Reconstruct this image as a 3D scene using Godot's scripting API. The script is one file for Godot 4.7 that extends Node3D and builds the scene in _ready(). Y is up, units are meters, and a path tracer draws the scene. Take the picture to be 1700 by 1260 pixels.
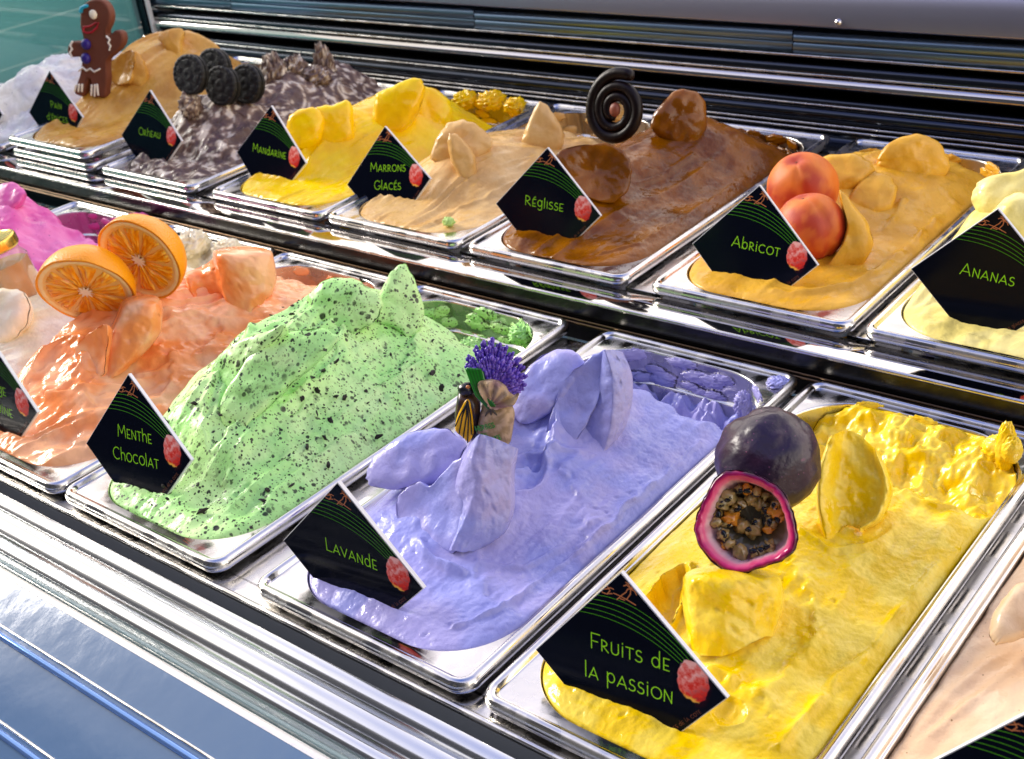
extends Node3D
# An ice-cream counter: two rows of steel pans of gelato, seen over the front rail.
const CARD_POSE={"pain":[-1.0033,-0.0016,-0.4444,0.0743,-0.1953,0.0195],"oreo":[-0.8065,-0.0045,-0.432,0.0468,-0.3034,0.03],"mand":[-0.6138,-0.0044,-0.4368,0.0229,-0.2863,0.0013],"marr":[-0.4434,-0.0076,-0.437,0.0617,-0.3562,0.1623],"regl":[-0.2526,-0.0034,-0.4315,0.1072,-0.217,0.0072],"abri":[-0.0571,-0.0068,-0.4256,0.0373,-0.2345,-0.0042],"ment":[-0.2793,-0.0248,-0.0235,0.0888,-0.2839,0.1121],"lava":[-0.0789,-0.0323,-0.0245,0.0727,-0.0718,0.0133],"pass":[0.1043,-0.0313,-0.0256,0.0866,-0.2062,0.0976],"anan":[0.1162,0.0039,-0.4313,0.0554,-0.0525,-0.0362],"oran":[-0.4496,-0.0264,-0.022,0.0643,-0.1742,-0.0025],"stra":[-1.1467,-0.003,-0.423,0.0638,-0.1934,-0.0328],"peac":[0.283,-0.03,-0.035,0.08,-0.2,0.05]}
const PETALS={"la":[[[-100.6,35.5,-105.9,20,48],[-297,-116,-287,-33,-174,112,13,206,176,215,307,132,278,37,203,-72,82,-142,-68,-170,-234,-170],[4,12,4]],[[-73.1,25.0,-85.4,5,40],[-221,-53,-209,40,-116,121,-27,117,88,290,171,273,276,-141,168,-222,3,-248,-133,-176],[-4,16,5]],[[-74.8,45.1,-206.1,15,45],[-212,-151,-170,79,-1,225,143,223,220,143,156,-38,9,-212,-144,-270],[3,14,5]],[[-50.9,39.4,-205.8,30,35],[-114,74,20,222,165,301,150,87,53,-136,-61,-284,-213,-263],[-3,14,4]]],
"me":[[[-232.9,52.3,-237.3,55,22],[115,290,168,132,181,-93,87,-228,10,-251,-52,-152,-208,-72,-218,-3,-101,125,17,253],[2,9,8]],[[-255.0,63.3,-203.4,25,35],[-280,7,-209,138,-28,202,148,159,301,30,232,-120,34,-228,-198,-187],[4,18,5]],[[-265.2,60.4,-118.5,0,35],[-274,-264,-224,-40,-71,99,170,220,312,282,125,-5,-38,-293],[3,16,4]],[[-238.8,49.6,-113.9,38,42],[-321,-193,-252,5,-34,252,255,348,495,262,160,-35,-89,-255,-213,-384],[3,14,4]]],
"or":[[[-428.6,31.7,-101.9,15,30],[-159,-66,-139,64,-23,165,120,223,130,-47,110,-166,-40,-173],[-4,12,4]]],
"re":[[[-235.2,65.7,-489.2,38,30],[-381,-28,-309,197,-124,254,130,238,273,135,299,-22,255,-171,135,-251,-40,-218,-237,-136],[-7,16,8]],[[-229.9,74.3,-615.0,42,20],[-270,-24,-188,117,-66,231,91,260,219,174,262,7,213,-149,87,-296,-113,-206,-235,-114],[4,14,6]]],
"ab":[[[-15.9,56.6,-632.2,38,20],[-280,29,-205,144,-21,213,161,164,270,7,284,-112,143,-196,-101,-176,-252,-72],[3,16,7]],[[-6.0,45.6,-492.6,30,30],[-70,333,7,275,124,88,164,-49,99,-203,-59,-251,-182,-250,-63,-61,-23,118],[5,14,5]],[[-52.5,59.7,-581.1,30,45],[-203,129,13,164,176,105,226,-20,94,-144,-120,-185,-186,-49],[5,16,5]],[[-24.2,46.6,-576.8,35,50],[-239,-60,-46,169,98,183,174,38,103,-147,-89,-183],[3,14,5]]],
"mg":[[[-393.3,55.6,-496.9,50,25],[-97,230,-10,238,110,60,118,-111,40,-279,-53,-166,-107,29],[5,10,4]],[[-412.8,63.2,-516.4,35,35],[-274,-126,-243,29,-119,188,44,220,223,122,300,-49,151,-164,-82,-219],[5,16,5]],[[-370.2,55.6,-591.1,35,20],[-18,280,90,179,195,-48,136,-204,-51,-199,-221,-115,-132,107],[3,12,6]]],
"pe":[[[-943.1,81.0,-540.2,45,15],[-129,-65,-51,137,30,252,100,102,109,-69,21,-214,-80,-143],[5,8,4]],[[-961.6,87.4,-528.8,10,30],[-231,23,-19,188,195,207,192,-110,27,-187,-165,-121],[-4,14,4]],[[-941.9,102.9,-598.1,40,30],[-173,106,6,174,151,127,113,-18,80,-200,-51,-162,-127,-26],[4,14,5]],[[-924.6,90.1,-624.3,45,50],[-229,284,-9,219,214,-10,275,-192,-35,-184,-216,-117],[3,14,4]]],
"ma":[[[-592.0,70.2,-482.8,30,25],[-189,-3,-143,126,-13,178,128,181,203,45,162,-133,-2,-220,-147,-175],[5,24,8]],[[-570.7,67.3,-507.4,40,28],[-200,167,-10,206,164,222,178,13,144,-180,-73,-240,-203,-188],[5,24,8]],[[-536.6,72.9,-561.8,25,28],[-231,105,-113,186,212,288,291,169,216,-66,55,-244,-175,-298,-255,-141],[4,24,8]],[[-529.8,57.2,-603.0,50,28],[-93,282,169,143,239,-61,96,-230,-184,-183,-228,49],[4,24,6]]],
"an":[[[89.9,76.7,-544.8,20,40],[-239,-94,-222,43,-143,103,57,145,215,205,344,-19,113,-156,-125,-228],[8,22,8]],[[111.3,67.4,-510.3,40,30],[-148,126,8,214,167,153,173,-143,-46,-244,-154,-105],[8,18,8]]],
"va":[[[-565.9,29.6,-110.0,30,35],[-248,134,-33,236,131,209,210,117,205,-32,91,-177,-68,-271,-288,-215],[5,18,7]]],
"pk":[[[-776.9,51.4,-243.1,20,52],[-229,8,-80,188,100,196,253,82,175,-87,-1,-191,-219,-195],[2,10,4]]],
"pe2":[[[235.6,22.7,-160.2,30,55],[-124,-67,-70,64,49,168,152,124,105,-50,-8,-108,-104,-132],[4,10,5]]],
"st":[[[-1106.2,60.9,-469.4,30,40],[-549,-235,-251,129,-13,256,243,350,413,97,276,-212,-119,-384],[5,16,6]]]}
const GRIDS={"me":[-2,-1,0,-1,-1,-1,-1,-2,5,9,10,10,7,4,1,-2,14,22,27,26,20,12,5,-1,23,35,43,41,32,20,9,-1,31,44,52,50,39,25,11,-1,36,49,57,54,43,28,12,-1,39,52,60,57,46,30,14,-1,42,55,63,61,49,32,15,0,41,56,66,63,50,33,15,0,34,47,58,56,45,28,12,-1,21,31,41,42,33,19,7,-3,11,19,26,27,22,13,4,-5,6,11,16,17,14,8,1,-7,1,5,9,10,8,4,-2,-9],
"la":[-2,0,0,-1,-1,-2,-2,-2,1,4,5,4,2,0,-1,-1,4,10,13,10,5,2,0,-1,5,14,19,16,9,4,1,-1,8,18,24,21,13,6,2,0,11,21,28,24,15,8,3,0,15,25,31,27,18,9,4,0,18,28,35,32,21,11,5,1,21,31,40,37,25,13,6,0,23,32,39,36,24,12,5,0,21,27,31,28,20,11,4,-1,16,20,21,19,14,8,3,-2,11,13,13,12,9,5,1,-3,7,8,8,7,4,2,-2,-5],
"pa":[-2,-1,0,-1,-1,-2,-2,-2,-1,2,3,3,1,0,-1,-1,-1,4,8,8,6,3,1,-1,-2,5,12,14,11,5,2,0,-1,6,14,17,13,6,2,0,-1,7,14,17,13,6,2,0,0,6,12,15,12,6,2,0,0,5,11,13,12,7,3,0,-1,4,9,12,12,7,3,0,-1,3,7,10,10,7,3,0,0,3,5,7,7,5,2,0,0,2,3,4,4,3,1,0,-1,1,1,1,1,1,0,-1,-2,-1,-1,-1,-1,-1,-2,-2],
"or":[-2,0,0,0,-1,-1,-2,-2,7,9,11,9,6,3,1,-1,16,18,20,18,13,8,3,0,27,29,29,24,17,10,5,0,36,38,35,27,18,11,5,0,41,42,38,29,20,13,6,1,42,42,39,31,22,14,7,1,38,39,37,31,23,15,8,1,32,34,33,30,24,16,8,1,23,26,29,27,22,16,8,1,13,16,21,22,19,13,7,0,4,7,10,12,12,8,4,-1,-3,-1,1,3,3,1,-1,-5,-8,-7,-6,-5,-5,-5,-7,-10],
"va":[-2,-1,0,0,-1,-1,-2,-2,3,5,7,6,5,2,1,-1,7,11,14,14,11,7,3,0,11,16,20,21,17,12,7,3,12,18,24,26,22,16,10,5,11,18,25,28,26,20,12,6,10,17,26,30,28,22,14,8,12,19,28,32,30,24,16,9,14,21,30,34,31,24,16,8,15,22,29,31,28,21,13,6,13,18,23,24,21,15,8,3,9,12,14,13,11,7,3,-2,3,5,5,4,2,-1,-3,-7,-3,-2,-2,-3,-5,-7,-9,-11],
"pk":[-2,-1,-1,-1,0,0,0,-2,2,4,6,7,7,6,4,0,6,10,13,15,15,11,7,1,9,14,19,22,21,16,8,1,11,16,22,27,25,18,8,-2,13,17,25,32,30,19,6,-5,16,22,29,34,32,20,5,-6,21,28,35,39,35,24,11,-2,27,35,44,45,39,28,14,2,32,41,51,50,39,25,12,1,32,39,45,43,32,17,6,0,30,34,36,33,24,13,6,2,28,29,29,26,20,13,7,3,25,25,24,21,17,12,7,3],
"pe2":[-2,-2,-1,-1,-1,-1,-1,-2,-2,-1,0,1,2,2,2,2,-3,-1,1,3,5,6,7,7,-3,-1,2,6,9,11,12,12,-3,0,4,9,14,17,17,16,-4,0,4,11,18,22,22,20,-4,0,5,13,21,25,26,23,-2,1,6,15,23,28,27,23,0,4,9,17,26,29,26,20,1,6,13,21,26,26,20,13,0,7,16,23,25,21,13,4,-2,5,13,19,20,14,6,-3,-4,2,7,11,11,7,0,-6,-7,-2,1,3,3,0,-5,-10],
"st":[-2,0,0,0,-1,0,-1,-2,7,11,14,14,13,11,6,2,14,22,29,34,33,24,14,6,21,30,40,46,45,35,23,12,24,34,44,51,49,40,28,16,25,36,47,54,52,42,29,16,26,37,49,56,54,42,27,14,26,36,47,53,51,40,25,13,24,33,42,47,45,36,25,13,21,28,36,40,39,32,22,12,17,22,27,30,29,24,17,9,11,15,17,18,17,14,9,4,5,7,8,8,7,5,2,-2,-1,0,1,0,-1,-2,-5,-8],
"pe":[-2,-3,-3,-2,-1,0,-1,-2,2,0,-1,-1,-1,0,0,-1,8,4,1,-1,-1,0,0,-1,18,12,8,4,1,1,0,-2,32,29,23,17,11,7,2,-2,46,44,39,33,25,17,8,0,56,55,52,48,40,28,15,3,62,62,61,58,51,37,21,6,65,65,65,63,56,42,24,7,61,62,62,58,51,38,22,7,51,49,44,38,34,25,13,1,39,33,25,17,15,9,2,-7,29,22,15,9,5,-1,-7,-14,21,14,8,3,-2,-8,-14,-21],
"oe":[-2,-3,-3,-2,-1,-1,-1,-2,2,1,-1,-1,-1,-1,-1,-2,11,11,9,7,3,2,1,-1,23,28,30,26,17,11,6,1,31,41,49,43,32,21,10,1,29,39,45,43,34,22,11,1,24,32,40,41,34,23,12,1,23,32,42,44,39,28,14,2,26,38,50,50,42,30,16,3,24,36,48,50,43,31,16,2,20,29,39,44,42,30,14,0,18,25,33,39,36,24,10,-2,16,22,28,31,27,16,4,-6,13,18,21,21,17,9,0,-9],
"ma":[-2,-2,-2,-2,-1,-1,-1,-2,3,2,1,0,0,0,-1,-2,10,11,10,8,4,2,1,-1,20,27,31,26,17,9,4,-1,25,37,46,41,29,18,8,0,23,33,44,45,37,25,12,0,23,32,41,45,40,29,14,0,23,33,42,47,44,33,18,2,23,33,43,50,46,34,18,1,21,30,40,46,39,25,11,-2,18,24,29,30,24,14,3,-8,12,16,17,15,10,4,-5,-13,6,7,7,5,1,-5,-12,-19,-1,-1,-1,-4,-7,-12,-18,-24],
"mg":[-2,-2,-2,-2,-1,-1,-2,-2,0,0,-1,-2,-1,-2,-2,-3,4,6,6,5,4,1,-1,-4,8,14,19,19,14,8,2,-2,11,19,27,29,23,14,6,-1,12,21,31,33,27,17,8,0,13,21,27,29,25,17,8,-1,12,17,22,23,22,16,8,0,9,13,16,18,18,15,8,0,7,9,12,13,14,11,6,0,5,7,8,9,9,7,3,-1,2,4,5,6,5,3,1,-3,0,2,2,2,2,0,-2,-5,-2,-1,-1,-1,-1,-3,-5,-7],
"re":[-2,-1,-1,-1,-1,-1,-2,-2,4,5,3,2,1,0,-1,-2,12,14,13,9,5,3,1,-1,18,24,25,19,11,6,2,0,21,30,34,26,15,7,3,0,18,29,37,28,15,8,4,0,18,28,34,30,19,11,5,0,20,29,35,33,23,14,7,1,19,28,36,36,29,19,10,1,19,27,37,41,36,27,14,2,17,24,32,36,32,26,15,4,12,17,20,20,18,15,9,2,6,9,10,9,8,5,2,-2,0,1,2,1,0,-2,-4,-7],
"ab":[-2,-1,-1,-1,-1,-1,-1,-2,1,1,2,2,1,0,-1,-2,4,5,5,4,3,1,0,-2,8,9,9,7,4,2,0,-2,11,14,14,12,7,3,1,-1,14,18,21,17,11,6,2,0,14,20,24,22,16,9,4,0,14,22,29,28,21,13,6,0,14,21,29,31,27,19,10,1,10,17,26,30,29,23,12,2,8,14,20,24,24,19,11,2,6,10,14,17,17,14,7,0,3,6,9,10,10,7,3,-3,0,2,4,5,4,2,-1,-6],
"an":[-2,-2,-2,-1,-1,-1,-1,-2,3,2,1,0,0,0,-1,-2,10,9,8,6,4,3,1,-2,20,20,19,18,14,10,5,0,29,31,32,30,26,18,9,2,34,38,40,39,34,24,13,4,36,40,44,45,40,28,15,5,35,39,44,46,42,31,18,7,32,36,40,42,39,31,21,11,27,30,33,35,35,29,20,11,22,23,25,27,26,22,16,9,16,17,17,17,16,14,10,4,10,10,9,8,7,6,3,-1,5,4,3,2,1,-1,-3,-6]}
const FOLDS={"la":[[[-57,537,-1260,-87,398,-1139,-81,229,-1034,-65,82,-953,-49,-17,-903],[0,566,-1134,-23,435,-1025,-10,280,-936,8,134,-858,19,40,-807],[106,674,-1109,105,537,-1017,141,420,-976,143,321,-913,109,108,-739],[172,633,-1163,174,511,-1085,210,365,-1024,220,224,-942,149,86,-779],[238,553,-1239,246,414,-1154,285,254,-1089,276,127,-996,175,46,-841],[204,492,-1305,220,348,-1225,252,193,-1157,239,71,-1063,148,-6,-920],[75,390,-1359,107,239,-1291,139,88,-1224,122,-18,-1136,47,-88,-1015]],[[34,527,-2438,32,313,-2306,24,126,-2185,39,-13,-2118,77,-103,-2105],[96,618,-2321,89,407,-2186,73,186,-2035,72,107,-1986,140,-15,-1987],[185,693,-2223,243,543,-2197,278,354,-2121,290,156,-2015,250,43,-1903],[208,673,-2284,264,533,-2262,310,340,-2197,311,170,-2096,251,27,-1943],[215,616,-2371,281,473,-2358,312,282,-2277,295,140,-2173,228,-5,-2010],[137,489,-2498,196,341,-2474,217,175,-2396,199,44,-2298,129,-88,-2140]]],
"or":[[[-411,398,-2203,-379,308,-2176,-297,152,-2155],[-354,441,-2195,-275,418,-2134,-231,312,-2109,-161,196,-2102],[-321,444,-2324,-237,413,-2247,-201,295,-2205,-132,156,-2183],[-235,500,-2384,-122,484,-2300,-66,335,-2257,30,134,-2220],[-229,561,-2431,-35,602,-2308,29,412,-2246,130,147,-2173],[-118,559,-2572,107,583,-2375,178,378,-2311,241,149,-2223],[-9,540,-2668,200,560,-2500,276,345,-2434,283,197,-2344],[68,494,-2746,219,512,-2643,276,335,-2583,274,218,-2504],[61,468,-2753,84,427,-2749,136,262,-2692,130,155,-2615]],[[-198,507,-1438,-201,445,-1384,-219,298,-1246,-190,93,-1108],[-175,539,-1454,-90,515,-1357,-101,332,-1196,-76,113,-1042],[-123,566,-1496,26,573,-1357,9,368,-1173,25,139,-1001],[-48,570,-1574,146,584,-1404,163,382,-1256,114,157,-1024],[23,548,-1627,204,549,-1483,236,353,-1354,150,182,-1129],[49,498,-1645,179,455,-1544,199,328,-1460,131,187,-1277],[19,460,-1649,50,366,-1604,64,258,-1530,-12,146,-1362]]],
"pa":[[[-253,190,-1032,-249,150,-999,-222,61,-939,-169,-42,-890],[-226,291,-1020,-152,336,-916,-109,225,-850,-56,83,-764],[-178,309,-1081,-74,388,-921,-20,247,-836,35,86,-734],[-87,307,-1161,29,395,-971,84,255,-888,151,107,-809],[27,283,-1241,128,355,-1071,187,220,-998,226,114,-932],[117,224,-1332,193,271,-1215,230,160,-1143,239,71,-1068],[120,181,-1359,149,138,-1345,181,40,-1283,178,-40,-1204]],[[-46,482,-2252,-44,335,-2120,1,175,-2012,91,3,-1930],[16,565,-2157,22,412,-2023,68,255,-1918,153,85,-1834],[36,537,-2276,74,341,-2129,111,200,-2032,169,99,-1988],[94,511,-2317,157,326,-2201,180,204,-2109,195,107,-2032],[181,475,-2293,264,308,-2210,278,198,-2121,240,124,-2023],[219,488,-2258,317,325,-2192,326,197,-2081,268,143,-1983],[224,445,-2301,323,289,-2243,331,152,-2124,268,101,-2025],[191,333,-2412,286,189,-2360,291,54,-2240,224,10,-2144]]]}
const RIDGES={"la":[[2.6,1.8,[933,720,951,571,936,453,942,368,919,280,895,210,879,126,817,67]],[4,2.6,[422,167,502,159,603,157,660,166]],[2.0,2.2,[887,404,865,311,814,240,677,204]],[2.2,2.0,[497,429,538,487,621,518]]],
"pa":[[3,2.2,[974,632,951,551,940,417,947,350,906,267,903,178,896,102]],[3.5,2.2,[609,743,731,705,827,716,888,751,911,806]],[2.2,2.5,[571,168,672,175,795,162]],[2,2,[497,508,627,498,717,543,752,623]]],
"re":[[2.6,2,[940,618,921,447,912,280,879,140,758,64]],[3,2,[622,581,597,448,533,377]]],
"ab":[[4,3.2,[933,646,943,423,923,260,862,142,742,65,576,42]],[2.5,2,[734,551,774,478,770,416]]],
"or":[[3.5,2.8,[292,125,495,158,586,224,673,307]],[3,3,[823,77,943,161,963,249]]],
"me":[[3.5,3.2,[638,617,637,471,647,362,646,228,666,133]],[2.8,3,[837,657,887,445,903,267,850,163]],[3,3,[150,451,350,296,444,204]]],
"mg":[[2.4,2,[848,336,787,210,665,119]]]}
const PANS={"or":[-0.5046,0.0,0.0],"me":[-0.3353,0.0,0.0],"la":[-0.1409,0.0,0.0],"pa":[0.0301,0.0,0.0],"pk":[-0.845,0.0,0.0],"va":[-0.675,0.0,0.0],"pe2":[0.203,0.0,0.0],"st":[-1.2102,0.0254,-0.393],"pe":[-1.0252,0.0394,-0.393],"oe":[-0.843,0.0254,-0.393],"ma":[-0.6525,0.0254,-0.393],"mg":[-0.4823,0.0254,-0.393],"re":[-0.31,0.0254,-0.393],"ab":[-0.1247,0.0254,-0.393],"an":[0.0482,0.0254,-0.393]}
const GINGER={"c":[-975.5,116.7,-507.7,18,8],"body":[[-93,351,-52,461,52,532,198,559,305,504,348,400,324,291,244,182,244,132,299,151,380,195,456,174,468,87,408,-3,301,-72,198,-132,160,-224,143,-348,100,-473,63,-573,-27,-577,-120,-568,-114,-471,-107,-371,-137,-362,-188,-450,-255,-555,-329,-555,-379,-516,-316,-407,-249,-303,-204,-199,-182,-127,-223,-99,-323,-98,-370,-52,-353,21,-298,75,-220,82,-145,68,-103,104,-109,169,-116,251]],"white":[[-260,81,-302,34,-279,-1,-325,-42,-310,-90],[254,131,292,96,259,61,286,24,261,-21],[-239,-257,-172,-220,-129,-258,-65,-234,-14,-272,71,-240],[-326,-428,-358,-495],[-277,-424,-305,-500],[-230,-424,-252,-500],[-90,-434,-120,-545],[-42,-430,-75,-556],[-9,-426,-20,-545]],"red":[[-51,249,-71,199,-29,176,50,186,133,235,166,289,125,290,54,257,-13,248,-51,249]],"blue":[[-49,427,-31,460,9,477,51,484]],"eyes":[[121,386]],"buttons":[[-53,50,-96,-114]]}
const ORNAMENT={"c":[-82.3,49.4,-163.6,32,12],"sack":[[-77,8,-55,23,3,14,74,11,101,-23,109,-73,100,-135,85,-203,55,-271,2,-269,-74,-241,-129,-188,-127,-139,-109,-77,-89,-22]],"ruff":[[-77,168,-41,177,6,176,40,163,79,134,97,99,126,68,156,66,135,30,104,10,49,0,-10,3,-41,44,-61,88,-72,125]],"cicada":[[-222,82,-180,87,-134,76,-105,59,-99,-15,-115,-108,-135,-188,-186,-224,-231,-185,-262,-133,-262,-58,-243,28]],"wing":[[-159,55,-145,30,-141,-32,-140,-113,-148,-175,-180,-224,-213,-192,-252,-153,-255,-121,-240,-65,-214,-11,-182,38]],"veins":[[-160,49,-172,-43,-207,-186],[-160,49,-163,-75,-183,-218],[-164,37,-199,-48,-231,-160],[-169,25,-217,-48,-249,-109],[-155,43,-148,-44,-151,-169]],"head":[[-168,114]],"stem0":[[-145,201,-91,211,-60,192,-78,156]],"stem1":[[-32,16,-26,16,-23,17,-20,18]],"fan":[[-3,79,-175,258,-157,323,-86,386,-18,419,39,404,94,365,147,315,183,253,208,198,208,131,175,84]],"text":[[-122,-145,0,-119],[-90,-193,-48,-185],[-91,-234,29,-201]]}

const PAN_W := 0.165
const PAN_L := 0.36
const CARD_D := 0.0516188
var M := {}
var T := {}
var used := {}
var N := FastNoiseLite.new()
var glyphs := {}

# ------------------------------------------------------------------ mesh helper
class MB:
	var v := PackedVector3Array()
	var c := PackedColorArray()
	var t := PackedVector2Array()
	var i := PackedInt32Array()
	func add(p: Vector3, col := Color.WHITE, uv := Vector2.ZERO) -> int:
		v.append(p); c.append(col); t.append(uv)
		return v.size() - 1
	func tri(a: int, b: int, d: int) -> void:
		i.append(a); i.append(b); i.append(d)
	func quad(a: int, b: int, d: int, e: int) -> void:
		tri(a, b, d); tri(a, d, e)
	func rows(base: int, cols: int, n: int, wrap: bool) -> void:
		var m := cols if wrap else cols - 1
		for r in n - 1:
			for k in m:
				var k2 := (k + 1) % cols
				quad(base + r * cols + k, base + r * cols + k2, base + (r + 1) * cols + k2, base + (r + 1) * cols + k)
	func fan(center: int, ring: int, cols: int) -> void:
		for k in cols:
			tri(center, ring + (k + 1) % cols, ring + k)
	func mesh(up := Vector3.ZERO, flat := false) -> ArrayMesh:
		if flat:
			var v2 := PackedVector3Array(); var c2 := PackedColorArray(); var t2 := PackedVector2Array(); var i2 := PackedInt32Array()
			for k in i.size():
				v2.append(v[i[k]]); c2.append(c[i[k]]); t2.append(t[i[k]]); i2.append(k)
			v = v2; c = c2; t = t2; i = i2
		var n := PackedVector3Array()
		n.resize(v.size())
		var vol := 0.0
		var tot := Vector3.ZERO
		for k in range(0, i.size(), 3):
			var a := v[i[k]]
			var b := v[i[k + 1]]
			var d := v[i[k + 2]]
			var nn := (d - a).cross(b - a)
			n[i[k]] += nn; n[i[k + 1]] += nn; n[i[k + 2]] += nn
			vol += a.dot(b.cross(d))
			tot += nn
		var flip := vol > 0.0 if up == Vector3.ZERO else tot.dot(up) < 0.0
		if flip:
			for k in range(0, i.size(), 3):
				var s := i[k + 1]
				i[k + 1] = i[k + 2]
				i[k + 2] = s
		for k in n.size():
			n[k] = (-n[k] if flip else n[k]).normalized() if n[k].length_squared() > 0.0 else Vector3.UP
		var arr := []
		arr.resize(Mesh.ARRAY_MAX)
		arr[Mesh.ARRAY_VERTEX] = v
		arr[Mesh.ARRAY_NORMAL] = n
		arr[Mesh.ARRAY_COLOR] = c
		arr[Mesh.ARRAY_TEX_UV] = t
		arr[Mesh.ARRAY_INDEX] = i
		var m := ArrayMesh.new()
		m.add_surface_from_arrays(Mesh.PRIMITIVE_TRIANGLES, arr)
		return m

# ------------------------------------------------------------------ nodes
func numbered(called: String) -> String:
	var k: int = used.get(called, 0)
	used[called] = k + 1
	return called if k == 0 else "%s_%03d" % [called, k]
func tag(o: Node, label: String, category: String, group := "") -> void:
	o.set_meta("label", label); o.set_meta("category", category)
	if group: o.set_meta("group", group)
func thing(called: String, label: String, category: String, at := Vector3.ZERO, group := "") -> Node3D:
	var o := Node3D.new()
	o.name = numbered(called)
	add_child(o)
	o.position = at
	tag(o, label, category, group)
	return o
func part(parent: Node, called: String, mesh: Mesh, m: Material, label := "", kind := "") -> MeshInstance3D:
	var o := MeshInstance3D.new()
	o.name = called
	o.mesh = mesh
	o.material_override = m
	parent.add_child(o, true)
	if label: o.set_meta("label", label)
	if kind: o.set_meta("kind", kind)
	return o
func struct(called: String, mesh: Mesh, m: Material) -> MeshInstance3D:
	var o := part(self, numbered(called), mesh, m)
	o.set_meta("kind", "structure")
	return o

# ------------------------------------------------------------------ maths
func fb(p: Vector3) -> float:
	return N.get_noise_3dv(p)
func fbm(p: Vector3) -> float:
	return fb(p) + 0.5 * fb(p * 2.1 + Vector3(7, 3, 1)) + 0.25 * fb(p * 4.3 + Vector3(1, 9, 4))
func lin(hex: String) -> Color:
	return Color(hex).srgb_to_linear()
func sstep(a: float, b: float, x: float) -> float:
	var k := clampf((x - a) / (b - a), 0.0, 1.0)
	return k * k * (3.0 - 2.0 * k)
func facing_basis(n: Vector3) -> Basis:
	var z := n.normalized()
	var x := Vector3.UP.cross(z).normalized()
	return Basis(x, z.cross(x), z)
func az_el(az: float, el: float) -> Vector3:
	var a := deg_to_rad(az)
	var e := deg_to_rad(el)
	return Vector3(sin(a) * cos(e), sin(e), cos(a) * cos(e))
func smooth_loop(q: Array, n: int) -> PackedVector2Array:
	# closed Catmull-Rom through points given in 0.1 mm
	var pts := PackedVector2Array()
	for k in range(0, q.size(), 2):
		pts.append(Vector2(q[k], q[k + 1]) * 0.0001)
	var m := pts.size()
	var out := PackedVector2Array()
	for k in n:
		var f := float(k) / n * m
		var j := int(f)
		out.append(pts[j].cubic_interpolate(pts[(j + 1) % m], pts[(j + m - 1) % m], pts[(j + 2) % m], f - j))
	return out
func to_line(q: Array, z := 0.0) -> PackedVector3Array:
	var out := PackedVector3Array()
	for k in range(0, q.size(), 2):
		out.append(Vector3(q[k] * 0.0001, q[k + 1] * 0.0001, z))
	return out

# ------------------------------------------------------------------ shapes
func tube(mb: MB, path: PackedVector3Array, r0: float, r1: float, sides := 8, col := Color.WHITE, round_ends := true) -> void:
	var n := path.size()
	var base := mb.v.size()
	var rows := 0
	var up := Vector3(0.31, 0.87, 0.38)
	var ends := [0.0] if not round_ends else [-1.0]
	for k in n:
		var d := (path[mini(k + 1, n - 1)] - path[maxi(k - 1, 0)]).normalized()
		var x := up.cross(d)
		if x.length() < 0.05: x = Vector3(1, 0.2, 0).cross(d)
		x = x.normalized()
		var y := d.cross(x)
		var r := lerpf(r0, r1, float(k) / maxi(n - 1, 1))
		var rings := [[0.0, 1.0]]
		if k == 0: rings = [[-0.95 * r, 0.3], [-0.6 * r, 0.8], [0.0, 1.0]]
		elif k == n - 1: rings = [[0.0, 1.0], [0.6 * r, 0.8], [0.95 * r, 0.3]]
		for g in rings:
			for s in sides:
				var a := TAU * s / sides
				mb.add(path[k] + d * g[0] + (x * cos(a) + y * sin(a)) * r * g[1], col)
			rows += 1
	mb.rows(base, sides, rows, true)
	var c0 := mb.add(path[0] - (path[1] - path[0]).normalized() * r0, col)
	mb.fan(c0, base, sides)
	var c1 := mb.add(path[n - 1] + (path[n - 1] - path[n - 2]).normalized() * r1, col)
	var last := base + (rows - 1) * sides
	for k in sides:
		mb.tri(c1, last + k, last + (k + 1) % sides)
func blob(mb: MB, at: Vector3, rad: Vector3, amp: float, seed_: float, col: Callable, nu := 16, nv := 10, freq := 1.6, basis := Basis.IDENTITY) -> void:
	var base := mb.v.size()
	for j in nv - 1:
		var th := PI * (j + 1) / nv
		for k in nu:
			var ph := TAU * k / nu
			var d := Vector3(sin(th) * cos(ph), cos(th), sin(th) * sin(ph))
			var p := basis * (d * rad * (1.0 + amp * fbm(d * freq + Vector3(seed_, seed_ * 0.7, 0)))) + at
			mb.add(p, col.call(p))
	mb.rows(base, nu, nv - 1, true)
	var top := mb.add(at + basis * Vector3(0, rad.y, 0), col.call(at))
	var bot := mb.add(at - basis * Vector3(0, rad.y, 0), col.call(at))
	mb.fan(top, base, nu)
	var last := base + (nv - 2) * nu
	for k in nu:
		mb.tri(bot, last + k, last + (k + 1) % nu)
func lathe(mb: MB, prof: Array, n: int, col := Color.WHITE, wob := 0.0, seed_ := 0.0) -> void:
	# profile of [radius, z] turned about the z axis
	var base := mb.v.size()
	for p in prof:
		for k in n:
			var a := TAU * k / n
			var r: float = p[0]
			if wob > 0.0: r *= 1.0 + wob * fb(Vector3(cos(a) * 1.3 + seed_, sin(a) * 1.3, p[1] * 20.0))
			mb.add(Vector3(r * cos(a), r * sin(a), p[1]), col, Vector2(float(k) / n, p[1]))
	mb.rows(base, n, prof.size(), true)
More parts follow.
